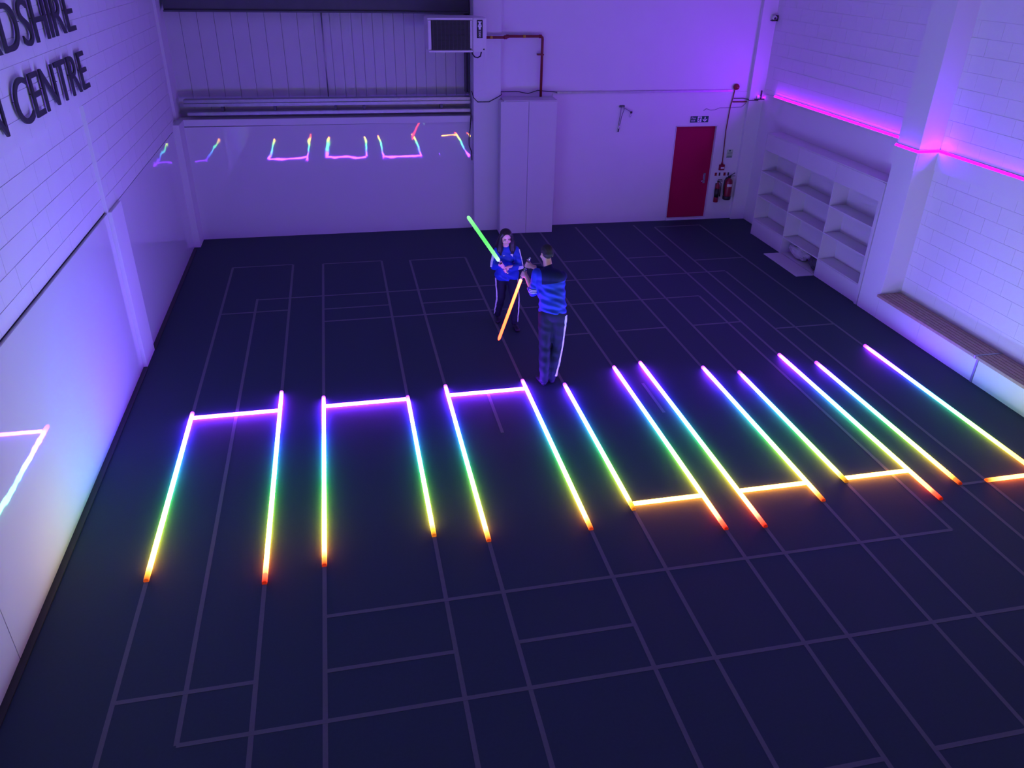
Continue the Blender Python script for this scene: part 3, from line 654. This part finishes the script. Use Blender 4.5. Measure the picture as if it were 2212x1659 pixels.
def head_parts(bm, c, fw, up_, s=1.0, ears=True, smile=True):
    f = fw.normalized(); u_ = (up_ - f*up_.dot(f)).normalized(); x = u_.cross(f)*-1
    R3 = Matrix((x, -f, u_)).transposed()             # local x right, y back, z up
    def L(px, py, pz): return c + R3 @ V(px*s, py*s, pz*s)
    ball(bm, L(0, 0.012, 0.030), V(0.076, 0.094, 0.088)*s, 20, 14, R3)      # cranium
    ball(bm, L(0, -0.018, -0.030), V(0.062, 0.066, 0.082)*s, 18, 12, R3)    # face
    ball(bm, L(0, -0.040, -0.088), V(0.032, 0.032, 0.026)*s, 12, 8, R3)     # chin
    ball(bm, L(0, -0.070, 0.022), V(0.048, 0.018, 0.014)*s, 12, 8, R3)      # brow
    capsule(bm, L(0, -0.082, 0.008), L(0, -0.100, -0.030), 0.009*s, 0.014*s, 10)    # nose
    for sx in (-1, 1):
        ball(bm, L(sx*0.012, -0.090, -0.034), V(0.009, 0.010, 0.008)*s, 8, 6, R3)
        ball(bm, L(sx*0.040, -0.060, -0.030), V(0.024, 0.020, 0.022)*s, 10, 8, R3)  # cheek
        if ears: ball(bm, L(sx*0.077, 0.012, -0.012), V(0.010, 0.020, 0.032)*s, 10, 8, R3)
    ball(bm, L(0, -0.080, -0.062), V(0.026, 0.012, 0.013)*s, 10, 8, R3)      # mouth mound
    return L, R3
def limb(bm, pts, rad, n=14):
    for a, b, ra, rb in zip(pts, pts[1:], rad, rad[1:]): capsule(bm, a, b, ra, rb, n)
def fold(me, amp, freq, axis, zlo, zhi, seed=0.0):
    """soft cloth folds as real relief"""
    me.update(); nrm = [v.normal.copy() for v in me.vertices]
    for v, n_ in zip(me.vertices, nrm):
        p = v.co; k = sm(zlo, zlo+0.06, p.z)*(1-sm(zhi-0.08, zhi, p.z))
        w_ = math.sin(p.dot(axis)*freq + 2.6*NZ.noise(p*5.5 + V(seed, 0, 0)))
        v.co = p + n_*amp*k*(w_*0.7 + 0.5*NZ.noise(p*13 + V(0, seed, 0)))
    me.update()
def split_mesh(me, test):
    """two meshes: faces for which test(center) is true, and the rest"""
    out = []
    for want in (True, False):
        bm = bmesh.new(); bm.from_mesh(me)
        bmesh.ops.delete(bm, geom=[f for f in bm.faces if test(f.calc_center_median()) != want], context='FACES')
        m2 = bpy.data.meshes.new('cloth'); bm.to_mesh(m2); bm.free(); m2.materials.clear()
        m2.polygons.foreach_set('use_smooth', [True]*len(m2.polygons)); out.append(m2)
    return out
def setmat(me, mt): me.materials.clear(); me.materials.append(mt)
def person_root(label, loc):
    return thing('person', label, 'person', loc)
def cloth(name, bm, mt, root, vox=0.011, it=8, folds=None, label=None):
    me = remesh(bm, vox, it)
    if folds: fold(me, *folds)
    setmat(me, mt); o = link(name, me, mt, root)
    if label: o['label'] = label
    return o
def shoe(bm, heel, toe, s=1.0):
    heel, toe = Vector(heel), Vector(toe); d = (toe-heel).normalized(); x = V(-d.y, d.x, 0); R3 = Matrix((x, d, V(0, 0, 1))).transposed()
    ball(bm, heel + d*0.03 + V(0, 0, 0.040), V(0.038, 0.045, 0.042)*s, 12, 8, R3)
    ball(bm, heel + d*0.12 + V(0, 0, 0.036), V(0.043, 0.085, 0.036)*s, 14, 8, R3)
    ball(bm, heel + d*0.20 + V(0, 0, 0.028), V(0.044, 0.060, 0.028)*s, 14, 8, R3)
    ball(bm, heel + d*0.045 + V(0, 0, 0.075), V(0.036, 0.042, 0.035)*s, 12, 8, R3)
def stripe_set(pts, nrm, gap, w_, mt, root, n=3, name='stripe', perp=None):
    """parallel narrow bands laid on cloth"""
    for k in range(n):
        bm = BM(); off = (k-(n-1)/2)*gap; prev = None
        for i, (p, nn) in enumerate(zip(pts, nrm)):
            d = (pts[min(i+1, len(pts)-1)]-pts[max(i-1, 0)]).normalized(); sd = d.cross(nn).normalized()
            c = p + sd*off
            q = [bm.verts.new(c + sd*w_ - nn*0.004), bm.verts.new(c + sd*w_ + nn*0.004), bm.verts.new(c - sd*w_ + nn*0.004), bm.verts.new(c - sd*w_ - nn*0.004)]
            if prev:
                for j in range(4): bm.faces.new((prev[j], prev[(j+1) % 4], q[(j+1) % 4], q[j]))
            else: bm.faces.new(q)
            prev = q
        bm.faces.new(prev[::-1]); part(name, bm, mt, root)
def surf_point(obj, origin, direction):
    """point on the cloth surface (object space = relative to its root)"""
    hit, loc, nrm, _ = obj.ray_cast(origin, direction)
    return (loc, nrm) if hit else None
def outer_line(obj, centre_pts, direction, step=14):
    """samples a line down the outer side of a limb by casting rays from outside towards its centre"""
    P, N = [], []
    seg = []
    for a, b in zip(centre_pts, centre_pts[1:]):
        for i in range(step): seg.append(a.lerp(b, i/step))
    seg.append(centre_pts[-1])
    for c in seg:
        r = surf_point(obj, c + direction*0.35, -direction)
        if r: P.append(r[0] + r[1]*0.002); N.append(r[1])
    # light smoothing
    for _ in range(3):
        P = [P[0]] + [(P[i-1]+P[i]*2+P[i+1])/4 for i in range(1, len(P)-1)] + [P[-1]]
    return P, N
def sword(name, label, base, tip, pommel, cols, s, r, hilt_label):
    t = thing(name, label, 'light sword', pommel)
    base, tip, pommel = Vector(base), Vector(tip), Vector(pommel); d = (tip-base).normalized(); o_ = pommel; ln_ = (tip-base).length
    fr = [0.0, 0.02, 0.10, 0.22, 0.45, 0.70, 0.88, 0.96, 0.985, 1.0]; rr = [0.85, 1, 1, 1, 1, 1, 1, 1, 0.75, 0.25]
    bm = BM(); tube(bm, [base-o_ + d*ln_*f for f in fr], [r*k for k in rr], 14)
    me = mesh_of('blade', bm, True); at = me.color_attributes.new('glow', 'FLOAT_COLOR', 'POINT')
    for i, v in enumerate(me.vertices):
        f = max(0.0, min(1.0, (v.co-(base-o_)).dot(d)/ln_)); c = cols[-1][1]
        for (fa, ca), (fb, cb_) in zip(cols, cols[1:]):
            if f <= fb:
                q = (f-fa)/(fb-fa); c = tuple(m1*(1-q)+m2*q for m1, m2 in zip(ca, cb_)); break
        at.data[i].color = (*c, 1)
    bl_ = link('blade', me, emit_attr('glowing blade '+hilt_label, s), t); bl_['label'] = 'glowing %s blade' % hilt_label
    bm = BM(); dd = (base-pommel).normalized(); ln = (base-pommel).length
    tube(bm, [V(0, 0, 0), dd*0.012, dd*0.03, dd*0.032, dd*(ln-0.05), dd*(ln-0.048), dd*(ln-0.01), dd*(ln+0.004)], [0.010, 0.0175, 0.0175, 0.0145, 0.0145, 0.0185, 0.0200, 0.0185], 14)
    part('hilt', bm, M_CHROME, t, True)
    for k in range(4):
        bm = BM(); p = dd*(ln*0.35 + 0.02*k); tube(bm, [p, p + dd*0.008], 0.0165, 12); part('grip_ring', bm, M_BLACK, t, True)
    bm = BM(); p = dd*(ln-0.075); x, y = frame_for(dd); tube(bm, [p + x*0.012, p + x*0.021], 0.005, 8); part('switch', bm, M_BLACK, t)
    return t

# ---------------------------------------------------------------- man, seen from behind
MO = V(2.58, 9.32, 0)
man = person_root('person with cropped dark hair in blue jacket, back to us, holding red sword downward', MO)
def m_(x, y, z): return V(x, y, z) - MO
m_hipL, m_hipR = m_(2.545, 9.40, 0.93), m_(2.715, 9.36, 0.93)
m_kneL, m_kneR = m_(2.520, 9.31, 0.50), m_(2.705, 9.34, 0.50)
m_ankL, m_ankR = m_(2.490, 9.15, 0.09), m_(2.610, 9.20, 0.09)
m_pel = m_(2.63, 9.38, 0.98); m_wst = m_(2.63, 9.40, 1.10); m_chs = m_(2.61, 9.48, 1.36); m_nck = m_(2.595, 9.545, 1.545)
m_shL, m_shR = m_(2.445, 9.585, 1.475), m_(2.755, 9.455, 1.465)
m_elL, m_haL = m_(2.395, 9.56, 1.215), m_(2.305, 9.745, 1.40)
m_elR, m_haR = m_(2.690, 9.735, 1.40), m_(2.372, 9.760, 1.535)
m_hd = m_(2.572, 9.595, 1.735)
pom, bas, tipp = m_(2.392, 9.765, 1.635), m_(2.268, 9.745, 1.345), m_(1.925, 9.56, 0.535)
gd = (bas-pom).normalized()
gL = pom + gd*0.245; gR = pom + gd*0.105
bm = BM()
L_, _ = head_parts(bm, m_hd, V(-0.25, 1, -0.28), V(0, 0.25, 1), 1.04)
limb(bm, [m_hd + V(0, -0.01, -0.05), m_nck + V(0, 0, -0.02)], [0.056, 0.062]); limb(bm, [m_nck, m_chs, m_wst, m_pel], [0.068, 0.085, 0.080, 0.090])
for sh_, el, ha, g, out, sg in ((m_shL, m_elL, m_haL, gL, V(0.35, -0.9, -0.5), -1), (m_shR, m_elR, m_haR, gR, V(0.9, -0.1, -0.3), -1)):
    wr_ = hand_parts(bm, g, -gd, out, 0.016, sg)
    limb(bm, [sh_, el, wr_], [0.055, 0.042, 0.029]); limb(bm, [sh_, m_chs], [0.045, 0.06])
for hp, kn, an in ((m_hipL, m_kneL, m_ankL), (m_hipR, m_kneR, m_ankR)): limb(bm, [m_pel, hp, kn, an], [0.08, 0.075, 0.052, 0.036])
me = remesh(bm, 0.0065, 3); setmat(me, M_SKINM); link('body', me, M_SKINM, man)
# jacket (royal blue) with navy yoke
bm = BM()
R_ = Matrix.Rotation(math.radians(-22), 3, 'Z')
for c, r in ((m_chs + V(0, 0, 0.09), V(0.205, 0.115, 0.13)), (m_chs, V(0.205, 0.130, 0.16)), (m_chs.lerp(m_wst, 0.5), V(0.195, 0.125, 0.15)), (m_wst, V(0.190, 0.125, 0.14)), (m_wst + V(0, -0.01, -0.09), V(0.192, 0.130, 0.10))):
    ball(bm, c, r, 20, 14, R_)
limb(bm, [m_shL, m_chs + V(-0.06, 0.04, 0.10), m_chs + V(0.07, -0.02, 0.10), m_shR], [0.072, 0.095, 0.095, 0.075])
limb(bm, [m_shL, m_elL, m_elL.lerp(m_haL, 0.22)], [0.072, 0.060, 0.055]); limb(bm, [m_shR, m_elR, m_elR.lerp(m_haR, 0.62)], [0.075, 0.062, 0.046])
limb(bm, [m_nck + V(0, 0, -0.03), m_nck + V(-0.003, 0.008, 0.025)], [0.080, 0.066])
me = remesh(bm, 0.010, 8); fold(me, 0.0065, 75, V(0.42, -0.15, 1.0), 0.88, 1.40, 3.0)
for v in me.vertices:                                # flat hem
    if v.co.z < 0.945: v.co.z = 0.945 + (v.co.z-0.945)*0.15
bm = bmesh.new(); bm.from_mesh(me)
PL = ((V(0, 0, 1.405), V(-0.16, 0.10, 1.0)), (V(-0.105, 0, 0), V(1, 0, 0.0)))
for pc_, pn_ in PL: bmesh.ops.bisect_plane(bm, geom=bm.verts[:]+bm.edges[:]+bm.faces[:], plane_co=pc_, plane_no=pn_)
bm.to_mesh(me); bm.free()
yoke, body_ = split_mesh(me, lambda c: all((c-pc_).dot(pn_) > 0 for pc_, pn_ in PL))
yoke.materials.append(M_NAVY); body_.materials.append(M_BLUE)
jk = link('jacket', body_, M_BLUE, man); jy = link('jacket_yoke', yoke, M_NAVY, jk, None)
# trousers
bm = BM()
ball(bm, m_pel + V(0, 0, -0.01), V(0.178, 0.128, 0.13), 18, 12, R_)
for hp, kn, an in ((m_hipL, m_kneL, m_ankL), (m_hipR, m_kneR, m_ankR)):
    limb(bm, [hp + V(0, 0, 0.02), hp.lerp(kn, 0.45), kn, kn.lerp(an, 0.55), an + V(0, 0, -0.01)], [0.110, 0.098, 0.080, 0.074, 0.060])
tr = cloth('trousers', bm, M_TROUSER, man, 0.011, 8, (0.006, 45, V(0.3, 0, 1), 0.03, 0.92, 8.0))
bpy.context.view_layer.update()
P, N = outer_line(tr, [m_hipR + V(0.0, -0.02, 0.03), m_kneR, m_ankR + V(0, 0, 0.02)], V(0.86, -0.5, 0).normalized())
stripe_set(P, N, 0.022, 0.0065, M_STRIPE, tr)
for an, toe in ((m_ankL, m_(2.455, 9.36, 0)), (m_ankR, m_(2.640, 9.42, 0))):
    bm = BM(); hl = V(an.x, an.y-0.03, 0); shoe(bm, hl, V(toe.x, toe.y, 0), 1.12)
    o = cloth('shoe', bm, M_SHOE, man, 0.009, 4)
    for v in o.data.vertices: v.co.z = max(v.co.z, 0.0)
# sleeve stripes near the left elbow
jb = jk
for k in range(3):
    bm = BM(); ax = (m_elL-m_shL).normalized(); c = m_shL.lerp(m_elL, 0.80 + 0.075*k); x, y = frame_for(ax)
    pts = [c + (V(-1, 0, 0)*math.cos(a) + V(0, -1, 0)*math.sin(a))*0.0655 for a in [math.radians(-50+14*i) for i in range(13)]]
    tube(bm, pts, 0.005, 6); part('stripe', bm, M_STRIPE, jk)
# cropped hair cap
bm = BM(); fh = V(-0.25, 1, -0.28).normalized(); uh = (V(0, 0.25, 1) - fh*V(0, 0.25, 1).dot(fh)).normalized(); xh = uh.cross(fh)*-1; RH = Matrix((xh, -fh, uh)).transposed()
ball(bm, m_hd + RH @ V(0, 0.016, 0.040), V(0.0835, 0.101, 0.092), 24, 16, RH)
ball(bm, m_hd + RH @ V(0, 0.040, 0.005), V(0.078, 0.078, 0.085), 20, 14, RH)
me = remesh(bm, 0.007, 4)
for v in me.vertices:
    q = RH.transposed() @ (v.co-m_hd)
    k = max(sm(0.0, -0.06, q.z) if q.y > -0.02 else sm(0.035, -0.02, q.z), sm(-0.055, -0.085, q.y))
    v.co = m_hd + (v.co-m_hd)*(1 - 0.20*k)
fold(me, 0.0012, 260, V(0.9, 0.3, 0.2), 1.4, 2.1, 5.0); setmat(me, M_HAIRM); link('hair', me, M_HAIRM, man)
sword('light_sword', 'glowing red sword held downward by the person with back to us', bas+MO, tipp+MO, pom+MO, [(0.0, (1.0, 0.085, 0.045)), (0.18, (1.0, 0.060, 0.018)), (0.6, (1.0, 0.042, 0.010)), (1.0, (0.75, 0.026, 0.012))], 16.0, 0.020, 'red')

# ---------------------------------------------------------------- woman, facing us
WO = V(2.38, 11.22, 0)
wom = person_root('smiling person with long dark hair in blue jacket raising a green sword', WO)
def w_(x, y, z): return V(x, y, z) - WO
w_hipR, w_hipL = w_(2.305, 11.27, 0.82), w_(2.455, 11.25, 0.82)
w_kneR, w_kneL = w_(2.300, 11.25, 0.45), w_(2.475, 11.03, 0.48)
w_ankR, w_ankL = w_(2.285, 11.45, 0.09), w_(2.485, 11.08, 0.09)
w_pel = w_(2.38, 11.26, 0.86); w_wst = w_(2.375, 11.25, 0.98); w_chs = w_(2.365, 11.22, 1.15); w_nck = w_(2.355, 11.18, 1.305)
w_shR, w_shL = w_(2.225, 11.20, 1.245), w_(2.505, 11.20, 1.245)
w_elR, w_elL = w_(2.160, 11.13, 1.02), w_(2.560, 11.12, 1.00)
w_hd = w_(2.340, 11.125, 1.465)
wbas, wtip = w_(2.192, 10.930, 1.185), w_(1.722, 10.90, 1.895)
wd_ = (wtip-wbas).normalized(); wpom = wbas - wd_*0.27
g1 = wbas - wd_*0.095; g2 = wbas - wd_*0.195
wf = V(0.0, -1, -0.30); wu = V(-0.05, -0.25, 1)
bm = BM()
L_, RW = head_parts(bm, w_hd, wf, wu, 0.98, ears=False)
limb(bm, [w_hd + V(0, 0.02, -0.05), w_nck + V(0, 0.01, -0.02)], [0.046, 0.052]); limb(bm, [w_nck, w_chs, w_wst, w_pel], [0.052, 0.072, 0.070, 0.085])
for sh_, el, g, out, sg in ((w_shR, w_elR, g1, V(-0.45, 0.7, -0.55), 1), (w_shL, w_elL, g2, V(0.9, 0.5, -0.1), 1)):
    wr_ = hand_parts(bm, g, wd_, out, 0.016, sg, 0.95)
    limb(bm, [sh_, el, wr_], [0.046, 0.036, 0.025]); limb(bm, [sh_, w_chs], [0.036, 0.05])
for hp, kn, an in ((w_hipL, w_kneL, w_ankL), (w_hipR, w_kneR, w_ankR)): limb(bm, [w_pel, hp, kn, an], [0.075, 0.065, 0.046, 0.032])
me = remesh(bm, 0.0062, 3); setmat(me, M_SKIN); wb_ = link('body', me, M_SKIN, wom)
# face details
M_EYE = mat('eye white', (0.7, 0.7, 0.72), 0.3, var=0.02); M_IRIS = mat('dark iris', (0.02, 0.012, 0.01), 0.2, var=0.1); M_TEETH = mat('teeth', (0.72, 0.70, 0.66), 0.35, var=0.02)
for sx in (-1, 1):
    bm = BM(); ball(bm, L_(sx*0.031, -0.070, 0.000), V(0.0135, 0.010, 0.007), 12, 8, RW); ey = part('eye', bm, M_EYE, wb_, True)
    bm = BM(); ball(bm, L_(sx*0.031, -0.078, 0.000), V(0.006, 0.004, 0.006), 10, 6, RW); part('iris', bm, M_IRIS, ey, True)
    bm = BM(); tube(bm, [L_(sx*0.014, -0.089, 0.025), L_(sx*0.030, -0.088, 0.028), L_(sx*0.048, -0.074, 0.020)], [0.003, 0.0038, 0.0025], 6); part('eyebrow', bm, M_HAIR, wb_, True)
bm = BM(); tube(bm, [L_(-0.026, -0.078, -0.052), L_(-0.013, -0.090, -0.060), L_(0, -0.094, -0.063), L_(0.013, -0.090, -0.060), L_(0.026, -0.078, -0.052)], [0.003, 0.0065, 0.0075, 0.0065, 0.003], 8); part('teeth', bm, M_TEETH, wb_, True)
bm = BM()
tube(bm, [L_(-0.029, -0.076, -0.049), L_(-0.012, -0.094, -0.052), L_(0, -0.097, -0.054), L_(0.012, -0.094, -0.052), L_(0.029, -0.076, -0.049)], [0.0015, 0.0026, 0.0030, 0.0026, 0.0015], 6); part('upper_lip', bm, M_LIP, wb_, True)
bm = BM(); tube(bm, [L_(-0.027, -0.076, -0.053), L_(-0.012, -0.091, -0.068), L_(0, -0.094, -0.072), L_(0.012, -0.091, -0.068), L_(0.027, -0.076, -0.053)], [0.002, 0.0045, 0.0055, 0.0045, 0.002], 6); part('lower_lip', bm, M_LIP, wb_, True)
# hair, long and loose
bm = BM()
ball(bm, L_(0, 0.030, 0.048), V(0.092, 0.096, 0.084), 22, 14, RW); ball(bm, L_(0, 0.05, -0.03), V(0.104, 0.082, 0.12), 20, 14, RW)
for sx in (-1, 1):
    limb(bm, [L_(sx*0.055, -0.022, 0.090), L_(sx*0.085, -0.016, 0.035), L_(sx*0.094, -0.005, -0.05), L_(sx*0.104, 0.0, -0.13), L_(sx*0.100, -0.025, -0.215), L_(sx*0.085, -0.045, -0.285)], [0.022, 0.026, 0.034, 0.046, 0.048, 0.028])
    limb(bm, [L_(sx*0.07, 0.05, -0.05), L_(sx*0.10, 0.06, -0.18), L_(sx*0.085, 0.07, -0.30)], [0.05, 0.060, 0.035])
limb(bm, [L_(0, 0.07, -0.05), L_(0, 0.085, -0.18), L_(0, 0.085, -0.30)], [0.07, 0.075, 0.04])
me = remesh(bm, 0.0075, 4); fold(me, 0.005, 120, V(1, 0.6, 0.15), 0.9, 1.50, 2.0); setmat(me, M_HAIR); link('hair', me, M_HAIR, wom)
# jacket
bm = BM()
for c, r in ((w_chs + V(0, 0, 0.06), V(0.160, 0.100, 0.11)), (w_chs, V(0.165, 0.115, 0.13)), (w_wst, V(0.158, 0.112, 0.13)), (w_pel + V(0, 0, 0.02), V(0.176, 0.130, 0.12)), (w_pel + V(0, 0, -0.06), V(0.182, 0.136, 0.09))): ball(bm, c, r, 20, 14)
ball(bm, w_hipL + V(0.005, -0.035, 0.02), V(0.118, 0.118, 0.10), 18, 12); ball(bm, w_hipR + V(0, -0.01, 0.02), V(0.112, 0.112, 0.10), 18, 12)
limb(bm, [w_shR, w_chs + V(-0.06, 0, 0.08), w_chs + V(0.06, 0, 0.08), w_shL], [0.058, 0.075, 0.075, 0.058])
limb(bm, [w_shR, w_elR, w_elR.lerp(g1, 0.74)], [0.060, 0.057, 0.042]); limb(bm, [w_shL, w_elL, w_elL.lerp(g2, 0.74)], [0.060, 0.057, 0.042])
limb(bm, [w_nck + V(0, 0, -0.03), w_nck + V(0, 0.005, 0.015)], [0.068, 0.058])
me = remesh(bm, 0.010, 8); fold(me, 0.008, 60, V(0.5, 0.1, 1), 0.72, 1.25, 6.0)
for v in me.vertices:
    if v.co.z < 0.765: v.co.z = 0.765 + (v.co.z-0.765)*0.15
setmat(me, M_BLUE); wj = link('jacket', me, M_BLUE, wom)
bpy.context.view_layer.update()
P, N = outer_line(wj, [w_shL + V(0, 0, 0.01), w_elL, w_elL.lerp(g2, 0.35)], V(1, -0.35, 0).normalized(), 8); stripe_set(P, N, 0.020, 0.006, M_STRIPE, wj)
P, N = outer_line(wj, [w_shR + V(0, 0, 0.01), w_elR], V(-1, -0.35, 0).normalized(), 8); stripe_set(P, N, 0.020, 0.006, M_STRIPE, wj)
r_ = surf_point(wj, w_chs + V(0.065, -0.5, 0.035), V(0, 1, 0))
if r_:
    bm = BM(); x, y = frame_for(r_[1]); p = r_[0]
    box(bm, -0.018, 0.018, -0.003, 0.003, -0.022, 0.022, Matrix.Translation(p)); part('badge', bm, M_PAPER, wj, label='small pale crest badge')
r_ = surf_point(wj, w_chs + V(-0.055, -0.5, 0.035), V(0, 1, 0))
if r_:
    bm = BM(); box(bm, -0.016, 0.016, -0.003, 0.003, -0.005, 0.005, Matrix.Translation(r_[0])); part('logo', bm, M_PAPER, wj)
# trousers
bm = BM(); ball(bm, w_pel + V(0, 0, -0.03), V(0.160, 0.115, 0.11), 18, 12)
for hp, kn, an in ((w_hipL, w_kneL, w_ankL), (w_hipR, w_kneR, w_ankR)):
    limb(bm, [hp + V(0, 0, 0.02), hp.lerp(kn, 0.45), kn, kn.lerp(an, 0.55), an + V(0, 0, -0.01)], [0.098, 0.086, 0.068, 0.062, 0.052])
wt = cloth('trousers', bm, M_TROUSER, wom, 0.010, 8, (0.005, 45, V(0.3, 0, 1), 0.03, 0.80, 4.0))
bpy.context.view_layer.update()
P, N = outer_line(wt, [w_hipL + V(0, 0, -0.04), w_kneL, w_ankL + V(0, 0, 0.02)], V(0.92, -0.40, 0).normalized()); stripe_set(P, N, 0.020, 0.0055, M_STRIPE, wt)
P, N = outer_line(wt, [w_hipR + V(0, 0, -0.04), w_kneR, w_ankR + V(0, 0, 0.02)], V(-1, -0.1, 0).normalized()); stripe_set(P, N, 0.020, 0.0055, M_STRIPE, wt)
for an, dx in ((w_ankL, 0.02), (w_ankR, -0.03)):
    bm = BM(); hl = V(an.x, an.y+0.04, 0); shoe(bm, hl, V(an.x+dx, an.y-0.2, 0), 1.0)
    o = cloth('shoe', bm, M_SHOE, wom, 0.009, 4)
    for v in o.data.vertices: v.co.z = max(v.co.z, 0.0)
sword('light_sword', 'glowing green sword raised by the smiling person', wbas+WO, wtip+WO, wpom+WO, [(0.0, (0.55, 1.0, 0.75)), (0.12, (0.22, 1.0, 0.30)), (0.5, (0.08, 0.9, 0.10)), (0.8, (0.14, 0.75, 0.20)), (1.0, (0.25, 0.7, 0.32))], 1.5, 0.028, 'green')
